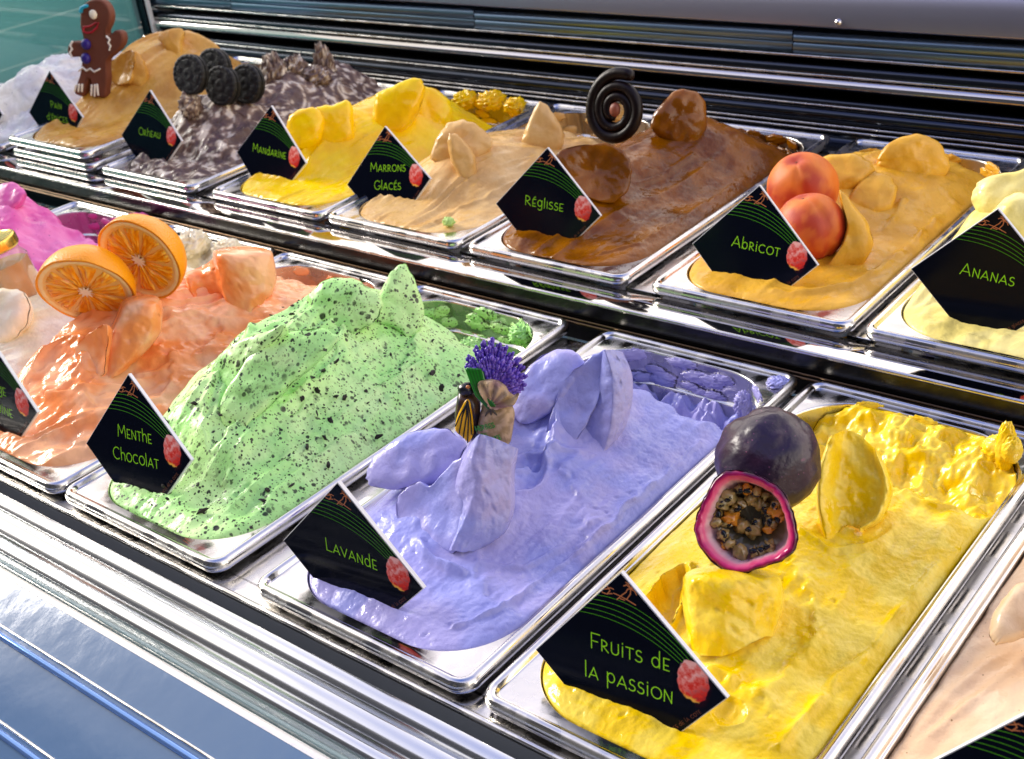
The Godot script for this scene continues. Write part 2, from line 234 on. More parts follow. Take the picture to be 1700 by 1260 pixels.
func ring_rr(mb: MB, hw: float, hl: float, r: float, y: float, arc: int, cz: float) -> void:
	for q in 4:
		var sx := 1.0 if q == 0 or q == 3 else -1.0
		var sz := 1.0 if q < 2 else -1.0
		for k in arc + 1:
			var a := PI / 2 * (q + float(k) / arc)
			mb.add(Vector3(sx * (hw - r) + r * cos(a), y, cz + sz * (hl - r) + r * sin(a)))
func loft_rr(rings: Array, arc: int, cz: float, cap_last: bool, up := Vector3.ZERO) -> ArrayMesh:
	var mb := MB.new()
	for g in rings:
		ring_rr(mb, g[0], g[1], g[2], g[3], arc, cz)
	var cols := 4 * (arc + 1)
	mb.rows(0, cols, rings.size(), true)
	if cap_last:
		var g = rings[-1]
		var c := mb.add(Vector3(0, g[3], cz))
		var lr := (rings.size() - 1) * cols
		for k in cols: mb.tri(c, lr + k, lr + (k + 1) % cols)
	return mb.mesh(up)
func strip_x(prof: Array, x0: float, x1: float, up: Vector3, cuts := 1) -> ArrayMesh:
	# a sheet-metal profile of [z, y] drawn along x
	var mb := MB.new()
	for k in cuts + 1:
		for p in prof:
			mb.add(Vector3(lerpf(x0, x1, float(k) / cuts), p[1], p[0]))
	mb.rows(0, prof.size(), cuts + 1, false)
	return mb.mesh(up)
func closed_x(prof: Array, x0: float, x1: float, flat := false) -> ArrayMesh:
	var mb := MB.new()
	for x in [x0, x1]:
		for p in prof:
			mb.add(Vector3(x, p[1], p[0]))
	var n := prof.size()
	mb.rows(0, n, 2, true)
	for e in 2:
		var mid := Vector3.ZERO
		for k in n: mid += mb.v[e * n + k] / n
		var c := mb.add(mid)
		var b := mb.v.size()
		for k in n: mb.add(mb.v[e * n + k])
		for k in n:
			if e == 0: mb.tri(c, b + (k + 1) % n, b + k)
			else: mb.tri(c, b + k, b + (k + 1) % n)
	return mb.mesh(Vector3.ZERO, flat)
func bar_prof(z: float, y: float, r: float) -> Array:
	var out := []
	for k in 12:
		out.append([z + r * cos(TAU * k / 12), y + r * sin(TAU * k / 12)])
	return out
func box(size: Vector3, at := Vector3.ZERO, bev := 0.0008) -> ArrayMesh:
	var mb := MB.new()
	var h := size / 2
	var prof := [[-h.z + bev, -h.y], [h.z - bev, -h.y], [h.z, -h.y + bev], [h.z, h.y - bev], [h.z - bev, h.y], [-h.z + bev, h.y], [-h.z, h.y - bev], [-h.z, -h.y + bev]]
	for p in prof:
		p[0] += at.z
		p[1] += at.y
	return closed_x(prof, at.x - h.x, at.x + h.x, true)
func slab(mb: MB, loop: PackedVector2Array, xf: Transform3D, fb_: float, bb: float, th: float, col: Callable, wob := 0.0012, seed_ := 0.0, ragged := 0.03) -> void:
	# a spatula-cut piece: traced outline, domed or dished front, round rim, thick back
	var n := loop.size()
	var c := Vector2.ZERO
	for p in loop: c += p / n
	var rings := [0.0, 0.1, 0.2, 0.3, 0.4, 0.5, 0.6, 0.7, 0.78, 0.85, 0.91, 0.95, 0.98, 1.0]
	var base := mb.v.size()
	var count := 0
	var pw := 4.5 if fb_ > 0.0 else 2.2
	var rmean := 0.0
	for p in loop: rmean += p.distance_to(c) / n
	for side in 2:
		var order := range(1, rings.size()) if side == 0 else range(rings.size() - 1, 0, -1)
		for ri in order:
			var rho: float = rings[ri]
			for k in n:
				var d := loop[k] - c
				var rg := 1.0 + ragged * fb(Vector3(k * 0.13 + seed_, seed_ * 3.0, 5.0)) * pow(rho, 7.0)
				var q := c + d * rho * rg
				var lip := th * 0.5 * sqrt(maxf(0.0, 1.0 - pow(rho, 6.0)))
				var z := 0.0
				if side == 0:
					var re := lerpf(minf(d.length() * rho / rmean, 1.0), rho, rho * rho)
					z = fb_ * (1.0 - pow(re, pw)) + lip - th * 0.5
				else:
					z = -bb * pow(maxf(0.0, 1.0 - rho * rho), 0.6) - lip - th * 0.5
				var p3 := Vector3(q.x, q.y, z)
				p3.z += wob * (fb(Vector3(q.x * 60.0 + seed_, q.y * 60.0, seed_ + side * 4.0)) + 0.35 * fb(Vector3(q.x * 120.0, q.y * 120.0, seed_))) * (1.0 if side == 0 else 1.6)
				var w := xf * p3
				mb.add(w, col.call(w))
			count += 1
	mb.rows(base, n, count, true)
	var w0 := xf * Vector3(c.x, c.y, fb_ + wob * fb(Vector3(c.x * 60.0 + seed_, c.y * 60.0, seed_)))
	var c0 := mb.add(w0, col.call(w0))
	mb.fan(c0, base, n)
	var w1 := xf * Vector3(c.x, c.y, -bb - th)
	var c1 := mb.add(w1, col.call(w1))
	var last := base + (count - 1) * n
	for k in n:
		mb.tri(c1, last + k, last + (k + 1) % n)
func fold(mb: MB, lines: Array, col: Callable, seed_: float, soft := 1.0) -> void:
	# a torn slab lofted through lines given in 0.1 mm
	var nu := 40
	var per := 9
	var ctrl := []
	for l in lines:
		var cv := Curve3D.new()
		var n: int = l.size() / 3
		var pts := PackedVector3Array()
		for k in n: pts.append(Vector3(l[3 * k], l[3 * k + 1], l[3 * k + 2]) * 0.0001)
		var row := PackedVector3Array()
		for k in nu + 1:
			var f := float(k) / nu * (n - 1)
			var j := mini(int(f), n - 2)
			row.append(pts[j].cubic_interpolate(pts[j + 1], pts[maxi(j - 1, 0)], pts[mini(j + 2, n - 1)], f - j))
		ctrl.append(row)
	var rows := 0
	var m := ctrl.size()
	var base := mb.v.size()
	for i in (m - 1) * per + 1:
		var f := float(i) / per
		var j := mini(int(f), m - 2)
		var t := f - j
		for k in nu + 1:
			var p: Vector3 = ctrl[j][k].lerp(ctrl[j + 1][k], t).lerp(ctrl[j][k].cubic_interpolate(ctrl[j + 1][k], ctrl[maxi(j - 1, 0)][k], ctrl[mini(j + 2, m - 1)][k], t), soft)
			var d := fbm(p * 70.0 + Vector3(seed_, 0, 0)) * 0.0010 + fb(p * 260.0 + Vector3(0, seed_, 0)) * 0.00035
			d -= 0.0016 * sstep(0.6, 0.9, fb(p * 130.0 + Vector3(seed_, 4, 0)))
			p += Vector3(0.62, 0.40, 0.66) * d
			if k == nu: p.y += 0.0022 * fb(p * 90.0)
			mb.add(p, col.call(p))
		rows += 1
	mb.rows(base, nu + 1, rows, false)
func plate(mb: MB, loop: PackedVector2Array, z0: float, z1: float, bev: float, col := Color.WHITE) -> void:
	# a flat biscuit or board cut to an outline, edges rounded
	var n := loop.size()
	var base := mb.v.size()
	var steps := [[-bev, z0], [-bev * 0.3, z0 + bev * 0.3], [0.0, z0 + bev], [0.0, z1 - bev], [-bev * 0.3, z1 - bev * 0.3], [-bev, z1]]
	for s in steps:
		for k in n:
			var tang := (loop[(k + 1) % n] - loop[(k + n - 1) % n]).normalized()
			var nor := Vector2(tang.y, -tang.x)
			if Geometry2D.is_polygon_clockwise(loop): nor = -nor
			var q: Vector2 = loop[k] + nor * s[0]
			mb.add(Vector3(q.x, q.y, s[1]), col)
	mb.rows(base, n, steps.size(), true)
	var idx := Geometry2D.triangulate_polygon(loop)
	var last := base + (steps.size() - 1) * n
	# the caps turn the way the sides do
	var ccw := not Geometry2D.is_polygon_clockwise(loop)
	for k in range(0, idx.size(), 3):
		var a := idx[k]
		var b := idx[k + 1]
		var d := idx[k + 2]
		var area := (loop[b] - loop[a]).cross(loop[d] - loop[a])
		if (area > 0.0) != ccw:
			var s := b
			b = d
			d = s
		mb.tri(base + a, base + d, base + b)
		mb.tri(last + a, last + b, last + d)

# ------------------------------------------------------------------ textures and materials
func noise_normal(freq: float, oct: int, strength: float, size := 512, kind := FastNoiseLite.TYPE_SIMPLEX_SMOOTH) -> ImageTexture:
	var f := FastNoiseLite.new()
	f.noise_type = kind
	f.frequency = freq
	f.fractal_octaves = oct
	f.seed = int(freq * 9973) + oct
	var im := f.get_seamless_image(size, size)
	im.convert(Image.FORMAT_RGBA8)
	im.bump_map_to_normal_map(strength)
	return ImageTexture.create_from_image(im)
func gloss_map() -> ImageTexture:
	# wet and dull patches of the surface
	var f := FastNoiseLite.new()
	f.noise_type = FastNoiseLite.TYPE_SIMPLEX_SMOOTH
	f.frequency = 0.006
	f.fractal_octaves = 5
	f.seed = 71
	var im := f.get_seamless_image(512, 512)
	im.convert(Image.FORMAT_RGBA8)
	for y in 512:
		for x in 512:
			var k := 0.32 + 0.55 * sstep(0.30, 0.72, im.get_pixel(x, y).r)
			im.set_pixel(x, y, Color(k, k, k))
	return ImageTexture.create_from_image(im)
func specks(size: int, base: Color, marks: Array, seed_: int) -> ImageTexture:
	# [how many, smallest radius px, largest, colour]
	var im := Image.create(size, size, false, Image.FORMAT_RGBA8)
	im.fill(base)
	var r := RandomNumberGenerator.new()
	r.seed = seed_
	for m in marks:
		for k in m[0]:
			var cx := r.randf() * size
			var cy := r.randf() * size
			var rad: float = lerpf(m[1], m[2], pow(r.randf(), 2.0))
			var sq := r.randf_range(0.5, 1.0)
			var an := r.randf() * PI
			var col: Color = m[3]
			col = col.lerp(base, r.randf() * 0.25)
			var b := int(rad * 1.5) + 1
			for y in range(-b, b + 1):
				for x in range(-b, b + 1):
					var u := x * cos(an) + y * sin(an)
					var w := (-x * sin(an) + y * cos(an)) / sq
					var dd := sqrt(u * u + w * w) - rad * (1.0 + 0.35 * fb(Vector3(x * 0.5 + k * 3.0, y * 0.5, cx)))
					var al := clampf(0.5 - dd, 0.0, 1.0)
					if al > 0.0:
						var px := posmod(int(cx) + x, size)
						var py := posmod(int(cy) + y, size)
						im.set_pixel(px, py, im.get_pixel(px, py).lerp(col, al))
	return ImageTexture.create_from_image(im)
func std(col: Color, rough: float, metal := 0.0) -> StandardMaterial3D:
	var m := StandardMaterial3D.new()
	m.albedo_color = col
	m.roughness = rough
	m.metallic = metal
	return m
func triplanar(m: StandardMaterial3D, scale_: Vector3) -> void:
	m.uv1_triplanar = true
	m.uv1_triplanar_sharpness = 6.0
	m.uv1_scale = scale_
func gel_mat(rough: float, relief: float, tex: Texture2D = null, sc := 14.0, nt := "gel") -> StandardMaterial3D:
	var m := std(Color.WHITE, rough)
	m.vertex_color_use_as_albedo = true
	m.normal_enabled = true
	m.normal_texture = T[nt]
	m.normal_scale = relief
	if tex: m.albedo_texture = tex
	m.roughness = minf(rough * 1.75, 1.0)
	m.roughness_texture = T.gloss
	m.metallic_specular = 0.45
	triplanar(m, Vector3.ONE * sc)
	return m
func vmat(rough: float, nt := "", relief := 0.5, sc := 30.0) -> StandardMaterial3D:
	var m := std(Color.WHITE, rough)
	m.vertex_color_use_as_albedo = true
	if nt:
		m.normal_enabled = true
		m.normal_texture = T[nt]
		m.normal_scale = relief
		triplanar(m, Vector3.ONE * sc)
	return m
func make_materials() -> void:
	T.gel = noise_normal(0.012, 5, 11.0)
	T.gloss = gloss_map()
	T.pores = noise_normal(0.03, 3, 12.0)
	T.peel = noise_normal(0.05, 1, 10.0, 512, FastNoiseLite.TYPE_CELLULAR)
	T.cloth = noise_normal(0.12, 2, 10.0)
	T.brush = noise_normal(0.02, 3, 2.0)
	T.mint = specks(1024, Color.WHITE, [[1000, 1.5, 6.0, Color("4a3a24")], [520, 5.0, 14.0, Color("241c24")], [40, 11.0, 24.0, Color("1e181e")]], 3)
	T.dots = specks(1024, Color.WHITE, [[70, 1.5, 7.0, Color("4a4252")], [60, 1.0, 3.0, Color("6a5a58")]], 5)
	T.sparse = specks(1024, Color.WHITE, [[26, 1.5, 6.0, Color("6c5a26")], [50, 0.8, 2.0, Color("8a7440")]], 8)
	T.skin = specks(1024, Color("3c2440"), [[420, 0.8, 4.0, Color("c47c98")], [26, 5.0, 14.0, Color("a86480")]], 12)
	var st := std(Color(0.86, 0.85, 0.835), 0.17, 1.0)
	st.normal_enabled = true
	st.normal_texture = T.brush
	st.normal_scale = 0.12
	st.roughness = 0.36
	st.roughness_texture = T.gloss
	triplanar(st, Vector3(9, 9, 9))
	M.steel = st
	var bs := std(Color(0.84, 0.85, 0.86), 0.16, 1.0)
	bs.normal_enabled = true
	bs.normal_texture = T.brush
	bs.normal_scale = 0.10
	bs.uv1_triplanar = true
	bs.uv1_world_triplanar = true
	bs.uv1_scale = Vector3(0.9, 60, 60)
	M.brushed = bs
	M.polished = std(Color(0.80, 0.79, 0.79), 0.05, 1.0)
	M.dull = std(Color(0.26, 0.28, 0.32), 0.18, 1.0)
	M.mirror = std(Color(0.66, 0.66, 0.74), 0.34, 1.0)
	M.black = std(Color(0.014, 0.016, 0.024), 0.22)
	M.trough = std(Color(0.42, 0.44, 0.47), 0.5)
	M.dark = std(Color(0.03, 0.03, 0.035), 0.7)
	var gl := std(Color(0.80, 0.93, 0.92, 0.16), 0.02)
	gl.transparency = BaseMaterial3D.TRANSPARENCY_ALPHA
	M.glass = gl
	var eg := std(Color(0.42, 0.72, 0.70, 0.35), 0.03)
	eg.transparency = BaseMaterial3D.TRANSPARENCY_ALPHA
	M.end_glass = eg
	M.board = std(Color(0.88, 0.88, 0.88), 0.6)

# ------------------------------------------------------------------ lettering
func arc_line(cx: float, cy: float, rx: float, ry: float, a0: float, a1: float, n := 12) -> Array:
	var out := []
	for k in n + 1:
		var a := deg_to_rad(lerpf(a0, a1, float(k) / n))
		out.append(Vector2(cx + rx * cos(a), cy + ry * sin(a)))
	return out
func ln(a: Array) -> Array:
	var out := []
	for k in range(0, a.size(), 2): out.append(Vector2(a[k], a[k + 1]))
	return out
func make_glyphs() -> void:
	# thin deco capitals; lower-case marks the tall or hanging letters mixed in
	var g := glyphs
	g["A"] = [0.66, [ln([0, 0, .34, 1, .62, 0]), ln([.1, .3, .52, .3])]]
	g["B"] = [0.5, [ln([.05, 0, .05, 1]), arc_line(.05, .76, .3, .24, 90, -90), arc_line(.05, .27, .38, .27, 90, -90)]]
	g["C"] = [0.66, [arc_line(.38, .5, .34, .5, 50, 310, 18)]]
	g["D"] = [0.58, [ln([.05, 0, .05, 1]), arc_line(.05, .5, .46, .5, 90, -90)]]
	g["E"] = [0.44, [ln([.4, 1, .05, 1, .05, 0, .4, 0]), ln([.05, .42, .34, .42])]]
	g["é"] = [0.44, [ln([.4, 1, .05, 1, .05, 0, .4, 0]), ln([.05, .42, .34, .42]), ln([.16, 1.2, .34, 1.38])]]
	g["F"] = [0.44, [ln([.46, 1, .05, 1, .05, 0]), ln([.05, .5, .36, .5])]]
	g["G"] = [0.7, [arc_line(.38, .5, .34, .5, 50, 345, 18), ln([.46, .4, .7, .4])]]
	g["H"] = [0.56, [ln([.05, 0, .05, 1]), ln([.5, 0, .5, 1]), ln([.05, .45, .5, .45])]]
	g["I"] = [0.16, [ln([.08, 0, .08, 1])]]
	g["L"] = [0.44, [ln([.05, 1, .05, 0, .42, 0])]]
	g["M"] = [0.78, [ln([.04, 0, .1, 1, .39, .3, .66, 1, .74, 0])]]
	g["N"] = [0.6, [ln([.05, 0, .07, 1, .52, 0, .54, 1])]]
	g["O"] = [0.7, [arc_line(.36, .5, .33, .5, 0, 360, 20)]]
	g["P"] = [0.52, [ln([.05, 0, .05, 1]), arc_line(.05, .7, .4, .3, 90, -90)]]
	g["R"] = [0.52, [ln([.05, 0, .05, 1]), arc_line(.05, .72, .34, .28, 90, -90), ln([.14, .44, .48, 0])]]
	g["S"] = [0.46, [arc_line(.24, .75, .18, .25, 40, 250, 9) + arc_line(.2, .26, .22, .26, 80, -150, 10)]]
	g["T"] = [0.5, [ln([0, 1, .5, 1]), ln([.25, 1, .25, 0])]]
	g["U"] = [0.58, [ln([.05, 1, .05, .3]) + arc_line(.28, .3, .23, .3, 180, 360, 10) + ln([.51, .3, .51, 1])]]
	g["V"] = [0.62, [ln([0, 1, .3, 0, .6, 1])]]
	g["i"] = [0.18, [ln([.08, 0, .08, .9]), ln([.08, 1.14, .08, 1.2])]]
	g["l"] = [0.18, [ln([.08, 0, .08, 1.45])]]
	g["d"] = [0.62, [ln([.52, 0, .52, 1.45]), arc_line(.28, .42, .24, .42, 0, 360, 16)]]
	g["b"] = [0.62, [ln([.06, 0, .06, 1.45]), arc_line(.3, .42, .24, .42, 0, 360, 16)]]
	g["h"] = [0.58, [ln([.06, 0, .06, 1.45]), arc_line(.29, .5, .23, .4, 180, 0, 10) + ln([.52, .5, .52, 0])]]
	g["p"] = [0.6, [ln([.06, -.42, .06, 1]), arc_line(.3, .56, .24, .42, 0, 360, 16)]]
	g["g"] = [0.6, [arc_line(.28, .56, .24, .42, 0, 360, 16), ln([.52, 1, .52, -.05]) + arc_line(.3, -.1, .22, .3, 0, -150, 8)]]
	g["'"] = [0.16, [ln([.08, 1.2, .05, 1])]]
	g[" "] = [0.32, []]
func text_lines(s: String, small := 0.74) -> Array:
	# [polylines, width] with the capital 1 high
	var out := []
	var x := 0.0
	var big := false
	for ch in s:
		if ch == "^":
			big = true
			continue
		var g = glyphs[ch]
		var k := 1.0 if big else small
		big = false
		for pl in g[1]:
			var q := []
			for p in pl: q.append(Vector2(x + p.x * k, p.y * k))
			out.append(q)
		x += g[0] * k + 0.09
	return [out, x - 0.09]
func draw_line(im: Image, pl: Array, w: float, col: Color) -> void:
	for k in pl.size() - 1:
		var a: Vector2 = pl[k]
		var b: Vector2 = pl[k + 1]
		var lo := a.min(b) - Vector2.ONE * (w + 1.5)
		var hi := a.max(b) + Vector2.ONE * (w + 1.5)
		var ab := b - a
		var l2 := maxf(ab.length_squared(), 1e-6)
		for y in range(maxi(0, int(lo.y)), mini(im.get_height() - 1, int(hi.y)) + 1):
			for x in range(maxi(0, int(lo.x)), mini(im.get_width() - 1, int(hi.x)) + 1):
				var p := Vector2(x + 0.5, y + 0.5)
				var d := p.distance_to(a + ab * clampf((p - a).dot(ab) / l2, 0.0, 1.0))
				var al := clampf(w + 0.5 - d, 0.0, 1.0)
				if al > 0.0: im.set_pixel(x, y, im.get_pixel(x, y).lerp(col, al))
func put_text(im: Image, s: String, at: Vector2, height: float, turn: float, w: float, col: Color, width := 0.0) -> void:
	var t := text_lines(s)
	var k: float = height
	var kx: float = k if width <= 0.0 else width / t[1]
	for pl in t[0]:
		var q := []
		for p in pl: q.append(at + Vector2(p.x * kx, -p.y * k).rotated(turn))
		draw_line(im, q, w, col)
func base_print() -> Image:
	var n := 512
	var im := Image.create(n, n, false, Image.FORMAT_RGBA8)
	im.fill(Color("070b18"))
	# fan of green lines
	for k in 5:
		var f := k / 4.0
		var a := Vector2(lerpf(.366, .262, f), lerpf(.138, .240, f)) * n
		var m := Vector2(lerpf(.605, .535, f), lerpf(.178, .268, f)) * n
		var b := Vector2(lerpf(.838, .772, f), lerpf(.346, .384, f)) * n
		var pl := []
		for j in 15:
			var t := j / 14.0
			pl.append(a * (1 - t) * (1 - t) + (m * 2.0 - (a + b) * 0.5) * 2.0 * t * (1 - t) + b * t * t)
		draw_line(im, pl, 0.75, Color("5cc01c"))
	# copper emblem: a palm, a lounger and a curl
	var cu := Color("c2764a")
	var o := Vector2(.485, .107) * n
	for q in [[[-44, 6], [-52, -4], [-44, -14], [-30, -12], [-24, -2], [-32, 8], [-44, 6]], [[-40, -3], [-30, -6], [-22, -10], [-14, -8]], [[-30, 6], [-18, 4]], [[-14, 2], [4, 6], [22, 12], [42, 20]], [[-6, 16], [8, 2], [20, -8]], [[2, 12], [14, 14]], [[20, 10], [30, -4], [32, -18]], [[32, -18], [22, -26], [14, -22]], [[32, -18], [26, -30], [20, -32]], [[32, -18], [38, -30], [44, -30]], [[32, -18], [44, -24], [50, -18]], [[32, -18], [42, -14], [46, -6]], [[32, -18], [24, -16], [20, -10]]]:
		var pl := []
		for p in q: pl.append(o + Vector2(p[0], p[1]))
		draw_line(im, pl, 1.6, cu)
	# a scoop of red ice cream in the right corner
	for y in range(170, 300):
		for x in range(370, 506):
			var u := Vector2((x - 428.0) / 40.0, (y - 235.0) / 52.0).rotated(-0.28)
			if absf(x - 256) + absf(y - 256) > 252: continue
			var e := pow(absf(u.x), 2.6) + pow(absf(u.y), 2.4) + 0.16 * fb(Vector3(x * 0.06, y * 0.06, 2))
			var nn := fbm(Vector3(x * 0.05, y * 0.05, 9))
			if e < 1.0:
				var c := Color("d8362e").lerp(Color("f6b8b4"), clampf(0.45 - u.y * 0.55 - u.x * 0.25 + nn * 0.5, 0, 1))
				c = c.lerp(Color("7c1420"), clampf(u.x * 0.55 + u.y * 0.3 - 0.25 + nn * 0.5, 0, 1))
				if u.y > 0.72: c = c.lerp(Color("f0b04a"), sstep(0.72, 0.9, u.y + nn * 0.1))
				im.set_pixel(x, y, im.get_pixel(x, y).lerp(c, clampf((1.0 - e) * 8.0, 0, 1)))
			elif x > 430 and y > 225:
				im.set_pixel(x, y, im.get_pixel(x, y).lerp(Color("3a0c18"), clampf(1.8 - e, 0, 1) * 0.8))
	put_text(im, "lES glACES dE lA COTE", Vector2(.655, .80) * n, 11.0, -PI / 4.3, 0.55, Color("8a5038"), 150.0)
	return im
func make_card(key: String, lines: Array, label: String, base: Image) -> void:
	var p = CARD_POSE[key]
	var o := thing("flavour_card", label, "sign", Vector3(p[0], p[1], p[2]), "flavour cards stuck in the ice cream")
	o.rotation = Vector3(p[4], p[3], p[5])
	var d := CARD_D
	var mb := MB.new()
	plate(mb, PackedVector2Array([Vector2(0, 0), Vector2(d, d), Vector2(0, 2 * d), Vector2(-d, d)]), -0.0026, 0.0, 0.0002)
	part(o, "board", mb.mesh(Vector3.ZERO, true), M.board)
	var im: Image = base.duplicate()
	for l in lines:
		put_text(im, l[0], Vector2(l[1], l[2]) * 512.0, 40.0, 0.055, 1.6, Color("96e024"), l[3] * 512.0)
	im.generate_mipmaps()
	var m := std(Color.WHITE, 0.12)
	m.metallic_specular = 0.2
	m.albedo_texture = ImageTexture.create_from_image(im)
	var f := MB.new()
	var e := d - 0.0007
	for q in [Vector2(0, -e), Vector2(e, 0), Vector2(0, e), Vector2(-e, 0)]:
		f.add(Vector3(q.x, q.y + d, 0.0003), Color.WHITE, Vector2((q.x + d) / (2 * d), 1.0 - (q.y + d) / (2 * d)))
	f.quad(0, 1, 2, 3)
	part(o, "printed_face", f.mesh(Vector3.BACK), m)

# ------------------------------------------------------------------ pans
var pan_parts := []
func make_pan_meshes() -> void:
	var rings := []
	var hw := PAN_W / 2
	var hl := PAN_L / 2
	rings.append([hw - 0.0062, hl - 0.0062, 0.006, -0.0098])
	rings.append([hw - 0.0040, hl - 0.0040, 0.008, -0.0096])
	for k in 12:
		var a := deg_to_rad(lerpf(-75, 150, k / 11.0))
		var ins := 0.0037 - 0.0037 * cos(a)
		rings.append([hw - ins, hl - ins, maxf(0.012 - ins, 0.003), -0.0048 + 0.0048 * sin(a)])
	rings.append([hw - 0.0072, hl - 0.0072, 0.0048, -0.0030])
	rings.append([hw - 0.0076, hl - 0.0080, 0.0048, -0.0031])
	rings.append([0.0744, 0.1676, 0.0455, -0.0031])
	rings.append([0.0739, 0.1671, 0.0450, -0.0036])
	rings.append([0.0736, 0.1668, 0.0447, -0.0046])
	pan_parts.append(["flange", loft_rr(rings, 14, -hl, false, Vector3.UP)])
	var b := [[0.0736, 0.1668, 0.0447, -0.0046], [0.0733, 0.1665, 0.0444, -0.020], [0.0731, 0.1663, 0.0442, -0.027], [0.0725, 0.1657, 0.0436, -0.0285], [0.0705, 0.1637, 0.0416, -0.029], [0.0700, 0.1632, 0.0411, -0.0305], [0.0690, 0.1620, 0.040, -0.080], [0.0660, 0.1590, 0.037, -0.090], [0.0600, 0.1530, 0.031, -0.094]]
	pan_parts.append(["basin", loft_rr(b, 14, -hl, true, Vector3.UP)])
func make_pan(x0: float, y0: float, z0: float, label: String) -> Node3D:
	var o := thing("steel_pan", label, "pan", Vector3(x0 + PAN_W / 2, y0, z0), "steel gelato pans in the counter")
	for p in pan_parts:
		part(o, p[0], p[1], M.steel)
	return o

# ------------------------------------------------------------------ gelato
func grid_at(g: Array, u: float, v: float) -> float:
	var fx := clampf(u, 0, 1) * 7.0
	var fy := clampf(v, 0, 1) * 13.0
	var ix := mini(int(fx), 6)
	var iy := mini(int(fy), 12)
	var tx := fx - ix
	var ty := fy - iy
	var r := [0.0, 0.0, 0.0, 0.0]
	for k in 4:
		var y := clampi(iy + k - 1, 0, 13) * 8
		r[k] = cubic_interpolate(g[y + ix], g[y + ix + 1], g[y + maxi(ix - 1, 0)], g[y + mini(ix + 2, 7)], tx)
	return cubic_interpolate(r[1], r[2], r[0], r[3], ty) * 0.001
func palette(P: Dictionary) -> Callable:
	var c1: Color = P.c1
	var c2: Color = P.c2
	var f: float = P.get("cf", 22.0)
	if P.has("c3"):
		var c3: Color = P.c3
		return func(p: Vector3) -> Color:
			var w := Vector3(fb(p * 17.0), fb(p * 17.0 + Vector3(9, 0, 0)), fb(p * 17.0 + Vector3(0, 9, 0)))
			var n := fbm(p * Vector3(26, 26, 16) + w * 2.2)
			return c1.lerp(c2, sstep(-0.25, 0.2, n)).lerp(c3, sstep(0.30, 0.5, n))
	return func(p: Vector3) -> Color:
		return c1.lerp(c2, sstep(-0.45, 0.45, fbm(p * f)))
